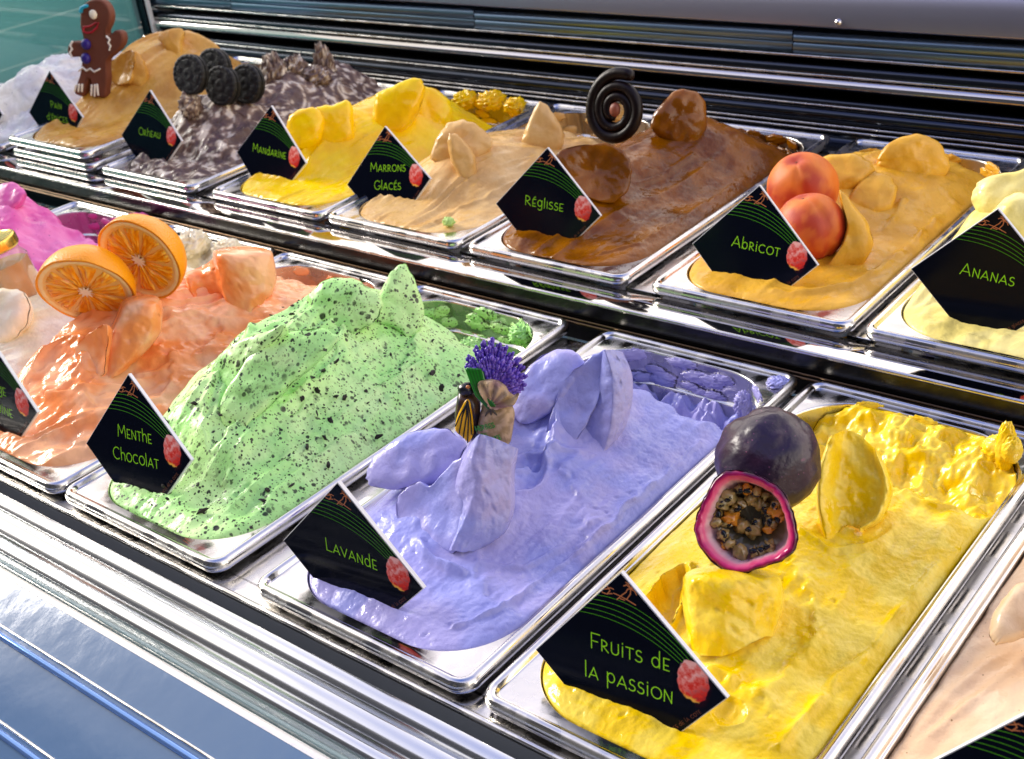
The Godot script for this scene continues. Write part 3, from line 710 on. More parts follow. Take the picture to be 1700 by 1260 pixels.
func gelato(key: String, label: String, P: Dictionary) -> Node3D:
	var pan = PANS[key]
	var org := Vector3(pan[0] + PAN_W / 2, pan[1], pan[2])
	var o := thing("gelato", label, "ice cream", org, "flavours of gelato in the pans")
	var g: Array = GRIDS[key]
	var nx: int = P.get("nx", 80)
	var nz: int = P.get("nz", 150)
	var col := palette(P)
	var vc: Array = P.get("cut", [2.0, 2.0, 2.0])
	var depth: float = P.get("depth", 0.05)
	var stroke: float = P.get("stroke", 0.0015)
	var ang: float = P.get("ang", 0.25)
	var sf: float = P.get("sf", 70.0)
	var lump: float = P.get("lump", 0.0009)
	var rough: float = P.get("crumble", 0.006)
	var ew: float = P.get("edge", 0.016)
	var gouge: Array = P.get("gouge", [])
	var sd: float = P.get("seed", 1.0)
	var ridge := []
	for q in RIDGES.get(key, []):
		var pl := PackedVector2Array()
		var lo := Vector2(9, 9)
		var hi := Vector2(-9, -9)
		for m in range(0, q[2].size(), 2):
			var uv := Vector2(q[2][m], q[2][m + 1]) * 0.001
			pl.append(uv * Vector2(0.149, 0.337))
			lo = lo.min(uv)
			hi = hi.max(uv)
		ridge.append([q[0] * 0.001, q[1] * 0.001, lo.x - 0.06, hi.x + 0.06, lo.y - 0.03, hi.y + 0.03, pl])
	var ca := cos(ang)
	var sa := sin(ang)
	var mb := MB.new()
	var r := 0.0442
	for j in nz + 3:
		var t := clampf(float(j - 1) / nz, 0.0, 1.0)
		var skirt_z := j == 0 or j == nz + 2
		var zl := -0.0138 - t * 0.3324
		var e := minf(t, 1.0 - t) * 0.3324
		var hwid := 0.0731
		if e < r: hwid -= r - sqrt(maxf(0.0, r * r - (r - e) * (r - e)))
		for k in nx + 3:
			var s := clampf(float(k - 1) / nx, 0.0, 1.0)
			var skirt := skirt_z or k == 0 or k == nx + 2
			var x := (2.0 * s - 1.0) * hwid
			var u := (x + 0.0745) / 0.149
			var p := Vector3(x, 0, zl)
			var h := grid_at(g, u, t)
			var across := x * ca + zl * sa
			var along := -x * sa + zl * ca
			var c := lerpf(vc[0], vc[1], u * 2.0) if u < 0.5 else lerpf(vc[1], vc[2], u * 2.0 - 1.0)
			c += 0.022 * fb(Vector3(x * 60.0, sd, zl * 20.0))
			var kcut := sstep(c - 0.012, c + 0.03, t)
			var rid := 1.0 - absf(fb(Vector3(across * sf, along * sf * 0.12, sd * 3.0)))
			var big := fbm(Vector3(x * 26.0, sd, zl * 26.0))
			rid = lerpf(0.7, rid, sstep(-0.15, 0.45, fb(Vector3(x * 16.0, sd + 20.0, zl * 12.0))))
			h = lerpf(minf(h, 0.0015), h, sstep(0.05, 0.18, t))
			h += (1.0 - kcut) * (stroke * (rid * rid - 0.6) * 1.6 + lump * big)
			for q in gouge:
				var du: float = (u - q[0]) * 0.149
				var dv: float = (t - q[1]) * 0.337
				var qa: float = q[4]
				var w := Vector2(du * cos(qa) + dv * sin(qa), -du * sin(qa) + dv * cos(qa)) / Vector2(q[2], q[3])
				var d2 := w.length() + 0.10 * fb(Vector3(x * 120.0, sd, zl * 120.0))
				if d2 < 1.5:
					var dd: float = q[5]
					h += -dd * sqrt(maxf(0.0, 1.0 - d2 * d2)) + absf(dd) * 0.22 * exp(-pow((d2 - 1.08) / 0.12, 2.0)) * (1.0 if dd > 0.0 else 0.0)
			for q in ridge:
				if u < q[2] or u > q[3] or t < q[4] or t > q[5]: continue
				var here := Vector2(u * 0.149, t * 0.337) + Vector2(0.0016, 0.0016) * fb(Vector3(x * 45.0, sd, zl * 45.0))
				var best := 1.0
				var pl: PackedVector2Array = q[6]
				for m in pl.size() - 1:
					best = minf(best, here.distance_squared_to(Geometry2D.get_closest_point_to_segment(here, pl[m], pl[m + 1])))
				var wv: float = q[1]
				h += q[0] * exp(-best / (wv * wv)) * (0.55 + 0.6 * fb(Vector3(x * 60.0 + 3.0, sd, zl * 60.0)) + 0.3)
			if kcut > 0.0:
				var cr := fbm(Vector3(x * 36.0 + sd, 3.0, zl * 36.0))
				var cr2 := fb(Vector3(x * 150.0, 5.0 + sd, zl * 150.0))
				var fl: float = -depth + rough * cr * 1.2 + rough * 0.3 * cr2 + P.get("bank", 0.0) * sstep(c + 0.10, 1.0, t)
				h = lerpf(h, fl, kcut)
			var dd2 := minf(hwid - absf(x), e)
			var ef := clampf(dd2 / ew, 0.0, 1.0)
			ef = sqrt(1.0 - (1.0 - ef) * (1.0 - ef))
			h = lerpf(minf(h, -0.0046 - 0.0016 * (big + 0.5)), h, ef)
			var pit := sstep(0.62, 0.9, fb(Vector3(x * 125.0, sd + 6.0, zl * 125.0)))
			p.y = h + ef * (0.00020 * fb(Vector3(x * 300.0, sd, zl * 300.0)) + 0.0004 * fb(Vector3(across * 150.0, along * 18.0, sd)) - 0.0010 * pit * sstep(-0.2, 0.5, big))
			if skirt: p.y -= 0.03
			mb.add(p, col.call(p + Vector3(sd, 0, 0)))
	mb.rows(0, nx + 3, nz + 3, false)
	part(o, "body", mb.mesh(Vector3.UP), P.mat)
	var idx := 0
	for d in PETALS.get(key, []):
		var q = d[0]
		var ps := MB.new()
		var xf := Transform3D(facing_basis(az_el(q[3], q[4])), Vector3(q[0], q[1], q[2]) * 0.001 - org)
		slab(ps, smooth_loop(d[1], 110), xf, d[2][0] * 0.001, d[2][1] * 0.001, d[2][2] * 0.001, col, P.get("wob", 0.0011), sd * 7.0 + idx * 3.1, P.get("ragged", 0.05))
		part(o, "scooped_fold", ps.mesh(), P.mat)
		idx += 1
	for fd in FOLDS.get(key, []):
		var fm := MB.new()
		fold(fm, fd, col, sd * 5.0 + idx, P.get("soft", 1.0))
		part(o, "scooped_fold", fm.mesh(Vector3(0.6, 0.4, 0.7)), P.mat)
		idx += 1
	# scrapings left on the back wall and floor of the pan
	var n_scr: int = P.get("scraps", 0)
	if n_scr > 0:
		var rg := RandomNumberGenerator.new()
		rg.seed = int(sd * 100)
		var sb := MB.new()
		for k in n_scr:
			var a := rg.randf_range(0.04, 0.96)
			var dep := rg.randf_range(-0.034, -0.004)
			# along the back arc of the opening
			var px := (a * 2.0 - 1.0) * 0.0725
			var ee := 0.0
			if absf(px) > 0.0731 - r: ee = r - sqrt(maxf(0.0, r * r - pow(absf(px) - (0.0731 - r), 2.0)))
			var at := Vector3(px, dep, -0.0138 - 0.3324 + ee + 0.0008)
			var sz := rg.randf_range(0.5, 1.0)
			var toward := Vector3(-px * 0.6 if absf(px) > 0.03 else 0.0, 0, 0.04)
			blob(sb, at, Vector3(0.012, 0.0050, 0.0017) * sz, 0.32, k * 1.7 + sd, col, 22, 14, 3.0, facing_basis(toward))
		for cbt in P.get("lumps", []):
			var at2 := Vector3((cbt[0] - 0.5) * 0.149, cbt[2] * 0.001, -0.013 - cbt[1] * 0.337)
			blob(sb, at2, Vector3(cbt[3], cbt[4], cbt[3]) * 0.001, P.get("lump_amp", 0.26), cbt[0] * 31.0 + cbt[1] * 17.0, col, 40, 28, 3.2)
		part(o, "scrapings", sb.mesh(), P.mat, "", "stuff")
	return o

# ------------------------------------------------------------------ toppings
func place(o: Node3D, mm: Vector3, n: Vector3, roll := 0.0) -> void:
	o.transform = Transform3D(facing_basis(n) * Basis(Vector3.BACK, roll), mm * 0.001)
func orange_half(mm: Vector3, n: Vector3, R: float, label: String, seed_: float, roll: float) -> void:
	var o := thing("orange_half", label, "fruit", Vector3.ZERO, "halved oranges on the orange sorbet")
	place(o, mm, n, roll)
	var pm := MB.new()
	var prof := []
	for k in 19:
		var a := PI / 2 * k / 18.0
		prof.append([maxf(R * sin(a), 0.00001), -R * 0.96 * cos(a)])
	prof.append([R - 0.0004, 0.0004])
	prof.append([R - 0.0018, 0.0004])
	prof.append([R - 0.0024, -0.002])
	lathe(pm, prof, 64, lin("f59a0c"), 0.02, seed_)
	part(o, "peel", pm.mesh(Vector3.ZERO), M.peel)
	var pi_ := MB.new()
	var base := 0
	for rr in [[R - 0.0016, -0.0006], [R - 0.0022, 0.0002], [R - 0.0048, 0.0001], [R - 0.0058, -0.0008], [0.003, -0.0012]]:
		for k in 80:
			var a := TAU * k / 80
			var q: float = rr[0] + (0.0007 * fb(Vector3(cos(a) * 6.0, sin(a) * 6.0, seed_)) if rr[0] < R - 0.004 else 0.0)
			pi_.add(Vector3(q * cos(a), q * sin(a), rr[1]), lin("f7e2b4" if rr[0] > R - 0.005 else "f4b858").lerp(lin("f2c684"), 0.5 + 0.5 * fb(Vector3(cos(a) * 9.0, sin(a) * 9.0, rr[0] * 400.0))))
	pi_.rows(base, 80, 5, true)
	part(o, "pith", pi_.mesh(Vector3.BACK), M.vsoft)
	var ns := 10
	for sgm in ns:
		var sb := MB.new()
		var nr := 18
		var na := 14
		for i in nr + 1:
			for j in na + 1:
				var fr := float(i) / nr
				var fa := float(j) / na
				var r := lerpf(0.0040, R - 0.0062, fr)
				var gap := 0.00045 / maxf(r, 0.003)
				var a := TAU * (sgm + 0.5) / ns + (fa - 0.5) * (TAU / ns - gap * 2.0) * (0.96 + 0.1 * fb(Vector3(fr * 3.0, sgm, seed_)))
				var edge := minf(minf(fr, 1 - fr) * 6.0, minf(fa, 1 - fa) * 5.0)
				var st := fb(Vector3(fa * 11.0 + sgm * 5.0, fr * 2.2, seed_)) + 0.5 * fb(Vector3(fa * 26.0 + sgm * 5.0, fr * 4.0, seed_ + 5.0))
				var z := -0.0012 + 0.0018 * clampf(edge, 0, 1) + 0.0008 * st
				var c := lin("f5940a").lerp(lin("ffc04a"), sstep(-0.1, 0.75, st)).lerp(lin("e07a08"), sstep(0.15, 0.8, -st))
				if i == 0 or i == nr or j == 0 or j == na: z = -0.0022
				sb.add(Vector3(r * cos(a), r * sin(a), z), c)
		sb.rows(0, na + 1, nr + 1, false)
		part(o, "segment", sb.mesh(Vector3.BACK), M.juicy)
	var cb := MB.new()
	var c0 := cb.add(Vector3(0, 0, 0.0006), lin("f6dcc4"))
	for k in 40:
		var a := TAU * k / 40
		var r := 0.0048 + 0.0020 * cos(a * ns) + 0.0012 * fb(Vector3(cos(a) * 2.0, sin(a) * 2.0, seed_))
		cb.add(Vector3(r * cos(a), r * sin(a), 0.0007 + 0.0004 * fb(Vector3(a * 3.0, 1, seed_))), lin("f8e6d2"))
	cb.fan(c0, 1, 40)
	part(o, "core", cb.mesh(Vector3.BACK), M.vsoft)
func apricot(mm: Vector3, R: float, label: String, turn: Vector3, seed_: float) -> void:
	var o := thing("apricot", label, "fruit", mm * 0.001, "apricots on the apricot gelato")
	o.rotation_degrees = turn
	var mb := MB.new()
	var nu := 56
	var nv := 36
	for j in nv - 1:
		var th := PI * (j + 1) / nv
		for k in nu:
			var ph := TAU * k / nu
			var d := Vector3(sin(th) * cos(ph), cos(th), sin(th) * sin(ph))
			var cr := 0.075 * exp(-pow(angle_difference(ph, 0.0) / 0.16, 2.0)) * sin(th)
			var dim := 0.12 * exp(-pow(th / 0.22, 2.0))
			var r := R * (1.0 - cr - dim + 0.012 * fb(d * 2.0 + Vector3(seed_, 0, 0)))
			var bl := sstep(-0.6, 0.6, fb(d * 0.9 + Vector3(seed_, 2, 0)) + d.x * 0.3 + 0.12 * fb(d * 6.0))
			var c := lin("e07416").lerp(lin("b4360e"), bl).lerp(lin("ec9030"), 0.3 * sstep(0.05, 0.6, fb(d * 2.2 + Vector3(0, seed_, 0))))
			mb.add(d * r, c)
	mb.rows(0, nu, nv - 1, true)
	var top := mb.add(Vector3(0, R * 0.88, 0), lin("8a3010"))
	var bot := mb.add(Vector3(0, -R, 0), lin("d86a20"))
	mb.fan(top, 0, nu)
	for k in nu: mb.tri(bot, (nv - 2) * nu + k, (nv - 2) * nu + (k + 1) % nu)
	part(o, "flesh", mb.mesh(), M.velvet)
	var st := MB.new()
	tube(st, PackedVector3Array([Vector3(0, R * 0.86, 0), Vector3(0.0003, R * 0.885, 0)]), 0.0009, 0.0006, 7, lin("7a4418"))
	part(o, "stalk", st.mesh(), M.vsoft)
func passion_half(mm: Vector3, n: Vector3, R: float) -> void:
	var o := thing("passion_fruit_half", "cut passion fruit half showing pink rind and dark seeds", "fruit")
	place(o, mm, n)
	var wob := func(a: float) -> float: return 1.0 + 0.05 * cos(a * 3.0 + 0.6) + 0.035 * cos(a * 5.0 + 2.0) + 0.02 * fb(Vector3(cos(a) * 5.0, sin(a) * 5.0, 2))
	var na := 72
	var sk := MB.new()
	var prof := []
	for k in 15:
		var a := PI / 2 * k / 14.0
		prof.append([maxf(R * sin(a), 0.00001), -R * 0.8 * cos(a)])
	prof.append([R * 1.005, 0.0012])
	for p in prof:
		for k in na:
			var a := TAU * k / na
			var f: float = lerpf(1.0, wob.call(a), sstep(0.3, 1.0, p[0] / R))
			sk.add(Vector3(p[0] * f * cos(a), p[0] * f * sin(a), p[1] + (0.0012 * fb(Vector3(a * 3.0, 1, 4)) if p[1] > -0.002 else 0.0)), Color(0.75, 0.6, 0.65).lerp(Color(1.3, 0.8, 0.9), sstep(-0.2, 0.6, fb(Vector3(cos(a) * 4.0, sin(a) * 4.0, p[1] * 120.0)))))
	sk.rows(0, na, prof.size(), true)
	part(o, "skin", sk.mesh(Vector3.FORWARD), M.skin)
	var rd := MB.new()
	var rp := [[1.0, 0.0008, "2c0a20"], [0.97, 0.0020, "4c0c34"], [0.935, 0.0024, "8c1250"], [0.88, 0.0018, "cc2c6c"], [0.82, 0.0000, "e87c9c"], [0.79, -0.003, "f2c2cc"], [0.775, -0.007, "f0d0d4"], [0.75, -0.011, "e0b8bc"], [0.66, -0.0145, "8a7458"], [0.46, -0.0160, "5c5438"], [0.2, -0.017, "4a4430"], [0.01, -0.017, "4a4430"]]
	for p in rp:
		for k in na:
			var a := TAU * k / na
			var f: float = lerpf(1.0, wob.call(a), sstep(0.3, 0.8, p[0]))
			var at := Vector3(R * p[0] * cos(a), R * p[0] * sin(a), 0)
			var cc := lin(p[2]).lerp(lin("c83468"), (0.35 if p[0] > 0.7 else 0.0) * sstep(0.0, 0.6, fb(at * 260.0)))
			rd.add(Vector3(R * p[0] * f * cos(a), R * p[0] * f * sin(a), p[1] + 0.0008 * fb(at * 220.0)), cc)
	rd.rows(0, na, rp.size(), true)
	part(o, "rind", rd.mesh(Vector3.BACK), M.wet)
	var rg := RandomNumberGenerator.new()
	rg.seed = 41
	# pulp sacs line the cup; each carries a dark seed
	for k in 40:
		var a := TAU * k / 40.0 * 2.0 + rg.randf() * 0.3
		var ring := 0.63 if k < 18 else (0.42 if k < 31 else 0.18)
		var rr := R * (ring + rg.randf_range(-0.05, 0.05))
		var at := Vector3(rr * cos(a), rr * sin(a), (-0.0105 if k < 18 else (-0.0140 if k < 31 else -0.0155)) + rg.randf_range(-0.001, 0.0015))
		var pb := MB.new()
		var tone := lin("9a8c58").lerp(lin("e0962c"), 1.0 if rg.randf() < 0.22 else rg.randf() * 0.25)
		var size := rg.randf_range(0.0022, 0.0046)
		blob(pb, at, Vector3(size, size * 0.8, size * 0.9), 0.55, k * 2.0, func(_p: Vector3) -> Color: return tone, 10, 7, 1.6, Basis(Vector3.BACK, a))
		part(o, "pulp_sac", pb.mesh(), M.pulp)
		if rg.randf() < 0.45:
			var sb := MB.new()
			blob(sb, at + Vector3(-cos(a) * 0.0010, -sin(a) * 0.0010, size * 0.62), Vector3(0.0015, 0.0023, 0.0012), 0.1, k, func(_p: Vector3) -> Color: return lin("141620"), 8, 6, 1.6, Basis(Vector3.BACK, a))
			part(o, "seed", sb.mesh(), M.wet)
func passion_back(mm: Vector3, n: Vector3, R: float) -> void:
	var o := thing("passion_fruit", "dark purple passion fruit skin side out behind the cut half", "fruit")
	place(o, mm, n)
	var mb := MB.new()
	blob(mb, Vector3.ZERO, Vector3(R, R * 1.02, R * 0.96), 0.05, 3.0, func(p: Vector3) -> Color: return Color(0.36, 0.33, 0.46).lerp(Color(0.7, 0.4, 0.52), sstep(-0.2, 0.6, fbm(p * 30.0))), 56, 36, 1.3)
	part(o, "skin", mb.mesh(), M.skin)
func licorice(mm: Vector3, n: Vector3) -> void:
	var o := thing("licorice_wheel", "black licorice wheel with a brown sweet at its centre", "sweet")
	place(o, mm, n)
	var mb := MB.new()
	var path := PackedVector3Array()
	var turns := 2.45
	var steps := 130
	for k in steps + 1:
		var f := float(k) / steps
		var a := deg_to_rad(72.0) + (1.0 - f) * turns * TAU
		var r := lerpf(0.0078, 0.0290, f) + (0.0030 * sstep(0.88, 1.0, f))
		path.append(Vector3(r * cos(a) * 0.94, r * sin(a), 0.0008 * sin(f * 17.0)))
	tube(mb, path, 0.0044, 0.0056, 14, lin("0d0b0b"))
	part(o, "coil", mb.mesh(), M.licorice)
	var cb := MB.new()
	blob(cb, Vector3(0, 0, 0.0022), Vector3(0.0052, 0.0064, 0.0040), 0.03, 2.0, func(_p: Vector3) -> Color: return lin("8c4a34"), 20, 14)
	part(o, "sweet", cb.mesh(), M.vsoft)
func cookie_proto() -> Array:
	var out := []
	var R := 0.0215
	for side in 2:
		var mb := MB.new()
		var nr := 16
		var na := 84
		var s := 1.0 if side == 0 else -1.0
		for i in nr + 1:
			for k in na:
				var f := float(i) / nr
				var a := TAU * k / na
				var r := R * f
				var z := 0.0058
				if f > 0.86: z -= 0.0012 * pow((f - 0.86) / 0.14, 2.0)
				if f > 0.78 and f < 0.86: z -= 0.0004
				if f > 0.87 and k % 4 < 2: z += 0.0005
				if f > 0.45 and f < 0.72 and (k / 7) % 2 == 0: z += 0.0006
				if f < 0.3 and f > 0.12: z += 0.0006
				mb.add(Vector3(r * cos(a), r * sin(a), s * z), lin("14110f"))
		for zz in [0.0036, 0.0007]:
			for k in na:
				var a := TAU * k / na
				var rr := R * (1.0 + (0.012 if k % 4 < 2 else 0.0))
				mb.add(Vector3(rr * cos(a), rr * sin(a), s * zz), lin("14110f"))
		mb.rows(0, na, nr + 3, true)
		out.append(["wafer", mb.mesh(Vector3(0, 0, s)), M.cookie])
	var fb2 := MB.new()
	lathe(fb2, [[0.002, -0.0021], [R * 0.86, -0.0021], [R * 0.88, 0.0], [R * 0.86, 0.0021], [0.002, 0.0021]], 48, lin("e8e2d4"))
	out.append(["filling", fb2.mesh(), M.vsoft])
	return out
func gingerbread() -> void:
	var q = GINGER.c
	var o := thing("gingerbread_figure", "brown gingerbread figure with white icing and purple buttons standing in gelato", "biscuit", Vector3(q[0], q[1], q[2]) * 0.001)
	o.basis = facing_basis(az_el(q[3], q[4]))
	var mb := MB.new()
	plate(mb, smooth_loop(GINGER.body[0], 150), -0.0115, 0.0, 0.0022, lin("6e3a26"))
	part(o, "biscuit", mb.mesh(), M.ginger)
	for l in GINGER.white:
		var t := MB.new()
		tube(t, to_line(l, 0.0008), 0.0014, 0.0012, 7, lin("f2ece0"))
		part(o, "icing", t.mesh(), M.vsoft)
	for l in GINGER.red:
		var t := MB.new()
		tube(t, to_line(l, 0.0007), 0.0012, 0.0012, 7, lin("b01028"))
		part(o, "mouth", t.mesh(), M.vsoft)
	for l in GINGER.blue:
		var t := MB.new()
		tube(t, to_line(l, 0.0012), 0.0024, 0.0020, 8, lin("18a8c8"))
		part(o, "hair_bow", t.mesh(), M.vsoft)
	for p in to_line(GINGER.eyes[0]):
		var t := MB.new()
		blob(t, p + Vector3(0, 0, 0.0015), Vector3(0.0052, 0.0055, 0.0034), 0.05, 1.0, func(_p: Vector3) -> Color: return lin("f0e8d0"), 16, 10)
		part(o, "eye", t.mesh(), M.vsoft)
	for p in to_line(GINGER.buttons[0]):
		var t := MB.new()
		blob(t, p + Vector3(0, 0, 0.002), Vector3(0.0064, 0.0064, 0.0046), 0.04, 2.0, func(_p: Vector3) -> Color: return lin("2e1a78"), 18, 12)
		part(o, "button", t.mesh(), M.vsoft)
func ornament() -> void:
	var q = ORNAMENT.c
	var o := thing("lavender_ornament", "resin ornament of lavender bouquet, cloth sack and yellow-winged cicada in lavender gelato", "ornament", Vector3(q[0], q[1], q[2]) * 0.001)
	o.basis = facing_basis(az_el(q[3], q[4]))
	var id := Transform3D.IDENTITY
	var sackc := func(p: Vector3) -> Color: return lin("a08660").lerp(lin("c4a888"), sstep(-0.4, 0.4, fbm(p * 160.0))).lerp(lin("b0788a"), 0.5 * sstep(0.0, 0.5, fb(p * 55.0)))
	var sk := MB.new()
	slab(sk, smooth_loop(ORNAMENT.sack[0], 72), id, 0.007, 0.010, 0.006, sackc, 0.0008, 2.0, 0.02)
	var sack := part(o, "sack", sk.mesh(), M.cloth)
	var rl := smooth_loop(ORNAMENT.ruff[0], 96)
	var neck := Vector2.ZERO
	neck = Vector2(ORNAMENT.sack[0][2], ORNAMENT.sack[0][3]) * 0.0001 + Vector2(0.004, -0.001)
	var rf := MB.new()
	var base := rf.v.size()
	for ring in 9:
		var rho := ring / 8.0
		for k in 96:
			var p := neck.lerp(rl[k], rho)
			var a := (rl[k] - neck).angle()
			rf.add(Vector3(p.x, p.y, 0.0045 + 0.005 * sin(rho * PI * 0.7) + 0.0017 * rho * sin(a * 13.0)), sackc.call(Vector3(p.x, p.y, 1)))
	for ring in 3:
		for k in 96:
			var p := neck.lerp(rl[k], 1.0 - ring * 0.35)
			rf.add(Vector3(p.x, p.y, 0.0005 - 0.006 * (ring * 0.35)), sackc.call(Vector3(p.x, p.y, 2)))
	rf.rows(base, 96, 12, true)
	part(sack, "ruffle", rf.mesh(Vector3.BACK), M.cloth)
	# tie folds under the neck
	for k in 3:
		var t := MB.new()
		var d := Vector2(-0.0040 + k * 0.0036, -0.0062)
		tube(t, PackedVector3Array([Vector3(neck.x, neck.y - 0.0012, 0.0068), Vector3(neck.x + d.x * 0.6, neck.y + d.y * 0.6, 0.0066), Vector3(neck.x + d.x, neck.y + d.y, 0.0060)]), 0.0010, 0.0005, 6, lin("4a4436"))
		part(sack, "fold", t.mesh(), M.vsoft)
	# lettering raised on the sack
	var sl := smooth_loop(ORNAMENT.sack[0], 40)
	var sc := Vector2.ZERO
	for p in sl: sc += p / 40.0
	var words := ["HERBES", "DE", "PROVENCE"]
	for k in 3:
		var e = ORNAMENT.text[k]
		var a := Vector2(e[0], e[1]) * 0.0001
		var b := Vector2(e[2], e[3]) * 0.0001
		var t := text_lines(words[k], 1.0)
		var kx: float = a.distance_to(b) / t[1]
		var turn := (b - a).angle()
		var tb := MB.new()
		for pl in t[0]:
			var path := PackedVector3Array()
			for p in pl:
				var w := a + Vector2(p.x * kx, p.y * 0.0030).rotated(turn)
				path.append(Vector3(w.x, w.y, 0.0074 - 9.0 * (w - sc).length_squared()))
			tube(tb, path, 0.00034, 0.00034, 5, lin("3a8a3a"))
		part(sack, "lettering", tb.mesh(), M.vsoft)
	# cicada
	var ci := MB.new()
	slab(ci, smooth_loop(ORNAMENT.cicada[0], 60), Transform3D(Basis.IDENTITY, Vector3(0, 0, -0.001)), 0.005, 0.007, 0.005, func(p: Vector3) -> Color: return lin("4a3222").lerp(lin("2a2430"), sstep(-0.2, 0.4, fb(p * 120.0))), 0.0006, 5.0, 0.02)
	var cic := part(o, "cicada", ci.mesh(), M.vgloss)
	var wg := MB.new()
	slab(wg, smooth_loop(ORNAMENT.wing[0], 54), Transform3D(Basis.IDENTITY, Vector3(0, 0, 0.0042)), 0.0012, 0.002, 0.0012, func(_p: Vector3) -> Color: return lin("f0b408"), 0.0002, 6.0, 0.01)
	part(cic, "wing", wg.mesh(), M.vgloss)
	for l in ORNAMENT.veins:
		var t := MB.new()
		tube(t, to_line(l, 0.0056), 0.0005, 0.0004, 6, lin("141210"))
		part(cic, "vein", t.mesh(), M.vgloss)
	var hp := to_line(ORNAMENT.head[0])[0]
	var hd := MB.new()
	blob(hd, hp + Vector3(0, -0.0005, 0.001), Vector3(0.0052, 0.0042, 0.004), 0.12, 3.0, func(_p: Vector3) -> Color: return lin("16161e"), 18, 12)
	part(cic, "head", hd.mesh(), M.vgloss)
	var ey := MB.new()
	blob(ey, hp + Vector3(0.0018, 0.0018, 0.0036), Vector3(0.0016, 0.0012, 0.0012), 0.0, 3.0, func(_p: Vector3) -> Color: return lin("c87838"), 10, 8)
	part(cic, "eye", ey.mesh(), M.vgloss)
	# stems sweep from the bunch into the neck of the sack
	var s0 := to_line(ORNAMENT.stem0[0])
	for k in 14:
		var f := k / 13.0
		var a := s0[0].lerp(s0[2], f)
		var t := MB.new()
		var e := Vector3(neck.x - 0.001 + 0.004 * f, neck.y - 0.002 + 0.001 * f, 0.0)
		tube(t, PackedVector3Array([a + Vector3(0, 0.004, 0.003), a.lerp(e, 0.5) + Vector3(-0.0012, -0.0008, 0.0065), e + Vector3(0, 0, 0.0060)]), 0.0013, 0.0010, 6, lin("1c7a1c").lerp(lin("0e4a12"), (k % 3) * 0.4))
		part(o, "stem", t.mesh(), M.vgloss)
	# the bunch: spikes of small florets fanned out from the neck
	var fan := to_line(ORNAMENT.fan[0])
	var hub := fan[0]
	var rg := RandomNumberGenerator.new()
	rg.seed = 77
	var layers := 3
	for ly in layers:
		for k in 13:
			var f := (k + 0.5 * (ly % 2) + rg.randf_range(-0.15, 0.15)) / 12.0 * (fan.size() - 2)
			f = clampf(f, 0.0, fan.size() - 2.001)
			var j := int(f)
			var tip := fan[1 + j].lerp(fan[2 + j], f - j)
			tip = hub.lerp(tip, 0.97 - 0.13 * ly + rg.randf_range(-0.03, 0.03))
			var sp := MB.new()
			var nb := 7
			for b in nb:
				for side in 2:
					var g := lerpf(0.42, 1.0, (b + 0.5 * side) / float(nb))
					var dirv := (tip - hub).normalized()
					var sidev := Vector3(-dirv.y, dirv.x, 0)
					var at := hub.lerp(tip, g) + sidev * (0.0009 if side == 0 else -0.0009) + Vector3(0, 0, -0.0045 + 0.0032 * ly + rg.randf_range(-0.0008, 0.0008))
					var tone := lin("4a2ca8").lerp(lin("8a6ccc"), rg.randf() * 0.7).lerp(lin("2c1878"), 0.4 * rg.randf())
					blob(sp, at, Vector3(0.0013, 0.0019, 0.0014) * rg.randf_range(0.85, 1.2), 0.3, rg.randf() * 40.0, func(_p: Vector3) -> Color: return tone, 7, 5, 1.6, Basis(Vector3.BACK, dirv.angle_to(Vector3.UP) * (1.0 if dirv.x < 0 else -1.0)))
			part(o, "flower_spike", sp.mesh(), M.vgloss)
func honey_jar() -> void:
	var o := thing("honey_jar", "small glass jar of honey with a gold lid in cream gelato", "jar", Vector3(-0.606, 0.020, -0.150))
	o.rotation_degrees = Vector3(4, 12, 9)
	var R := 0.0205
	var shape := func(hh: Array, rad: Array) -> ArrayMesh:
		var mb := MB.new()
		for i in hh.size():
			for k in 48:
				var a := TAU * k / 48
				var hexr: float = rad[i] * lerpf(1.0, cos(PI / 6) / cos(fposmod(a, PI / 3) - PI / 6) * 1.06, 0.85 if i > 0 and i < hh.size() - 1 and rad[i] > R * 0.95 else 0.0)
				mb.add(Vector3(hexr * cos(a), hh[i], hexr * sin(a)))
		mb.rows(0, 48, hh.size(), true)
		var b := mb.add(Vector3(0, hh[0], 0))
		mb.fan(b, 0, 48)
		var t := mb.add(Vector3(0, hh[-1], 0))
		for k in 48: mb.tri(t, (hh.size() - 1) * 48 + k, (hh.size() - 1) * 48 + (k + 1) % 48)
		return mb.mesh()
	part(o, "glass", shape.call([0.0, 0.001, 0.036, 0.040, 0.043, 0.046, 0.054], [R * 0.9, R, R, R * 0.95, R * 0.86, R * 0.84, R * 0.84]), M.jar_glass)
	part(o, "honey", shape.call([0.0014, 0.0022, 0.034, 0.0345], [R * 0.86, R * 0.96, R * 0.96, R * 0.90]), M.honey)
	var lid := MB.new()
	var rows := [[0.0, 0.0465], [R * 0.90, 0.0465], [R * 0.94, 0.0470], [R * 0.96, 0.0490], [R * 0.96, 0.0555], [R * 0.92, 0.0572], [R * 0.86, 0.0574], [R * 0.84, 0.0568], [0.00001, 0.0570]]
	for p in rows:
		for k in 72:
			var a := TAU * k / 72
			var rr: float = p[0] + (0.00025 if k % 2 == 0 and p[0] > R * 0.95 else 0.0)
			lid.add(Vector3(rr * cos(a), p[1], rr * sin(a)))
	lid.rows(0, 72, rows.size(), true)
	part(o, "lid", lid.mesh(), M.gold)

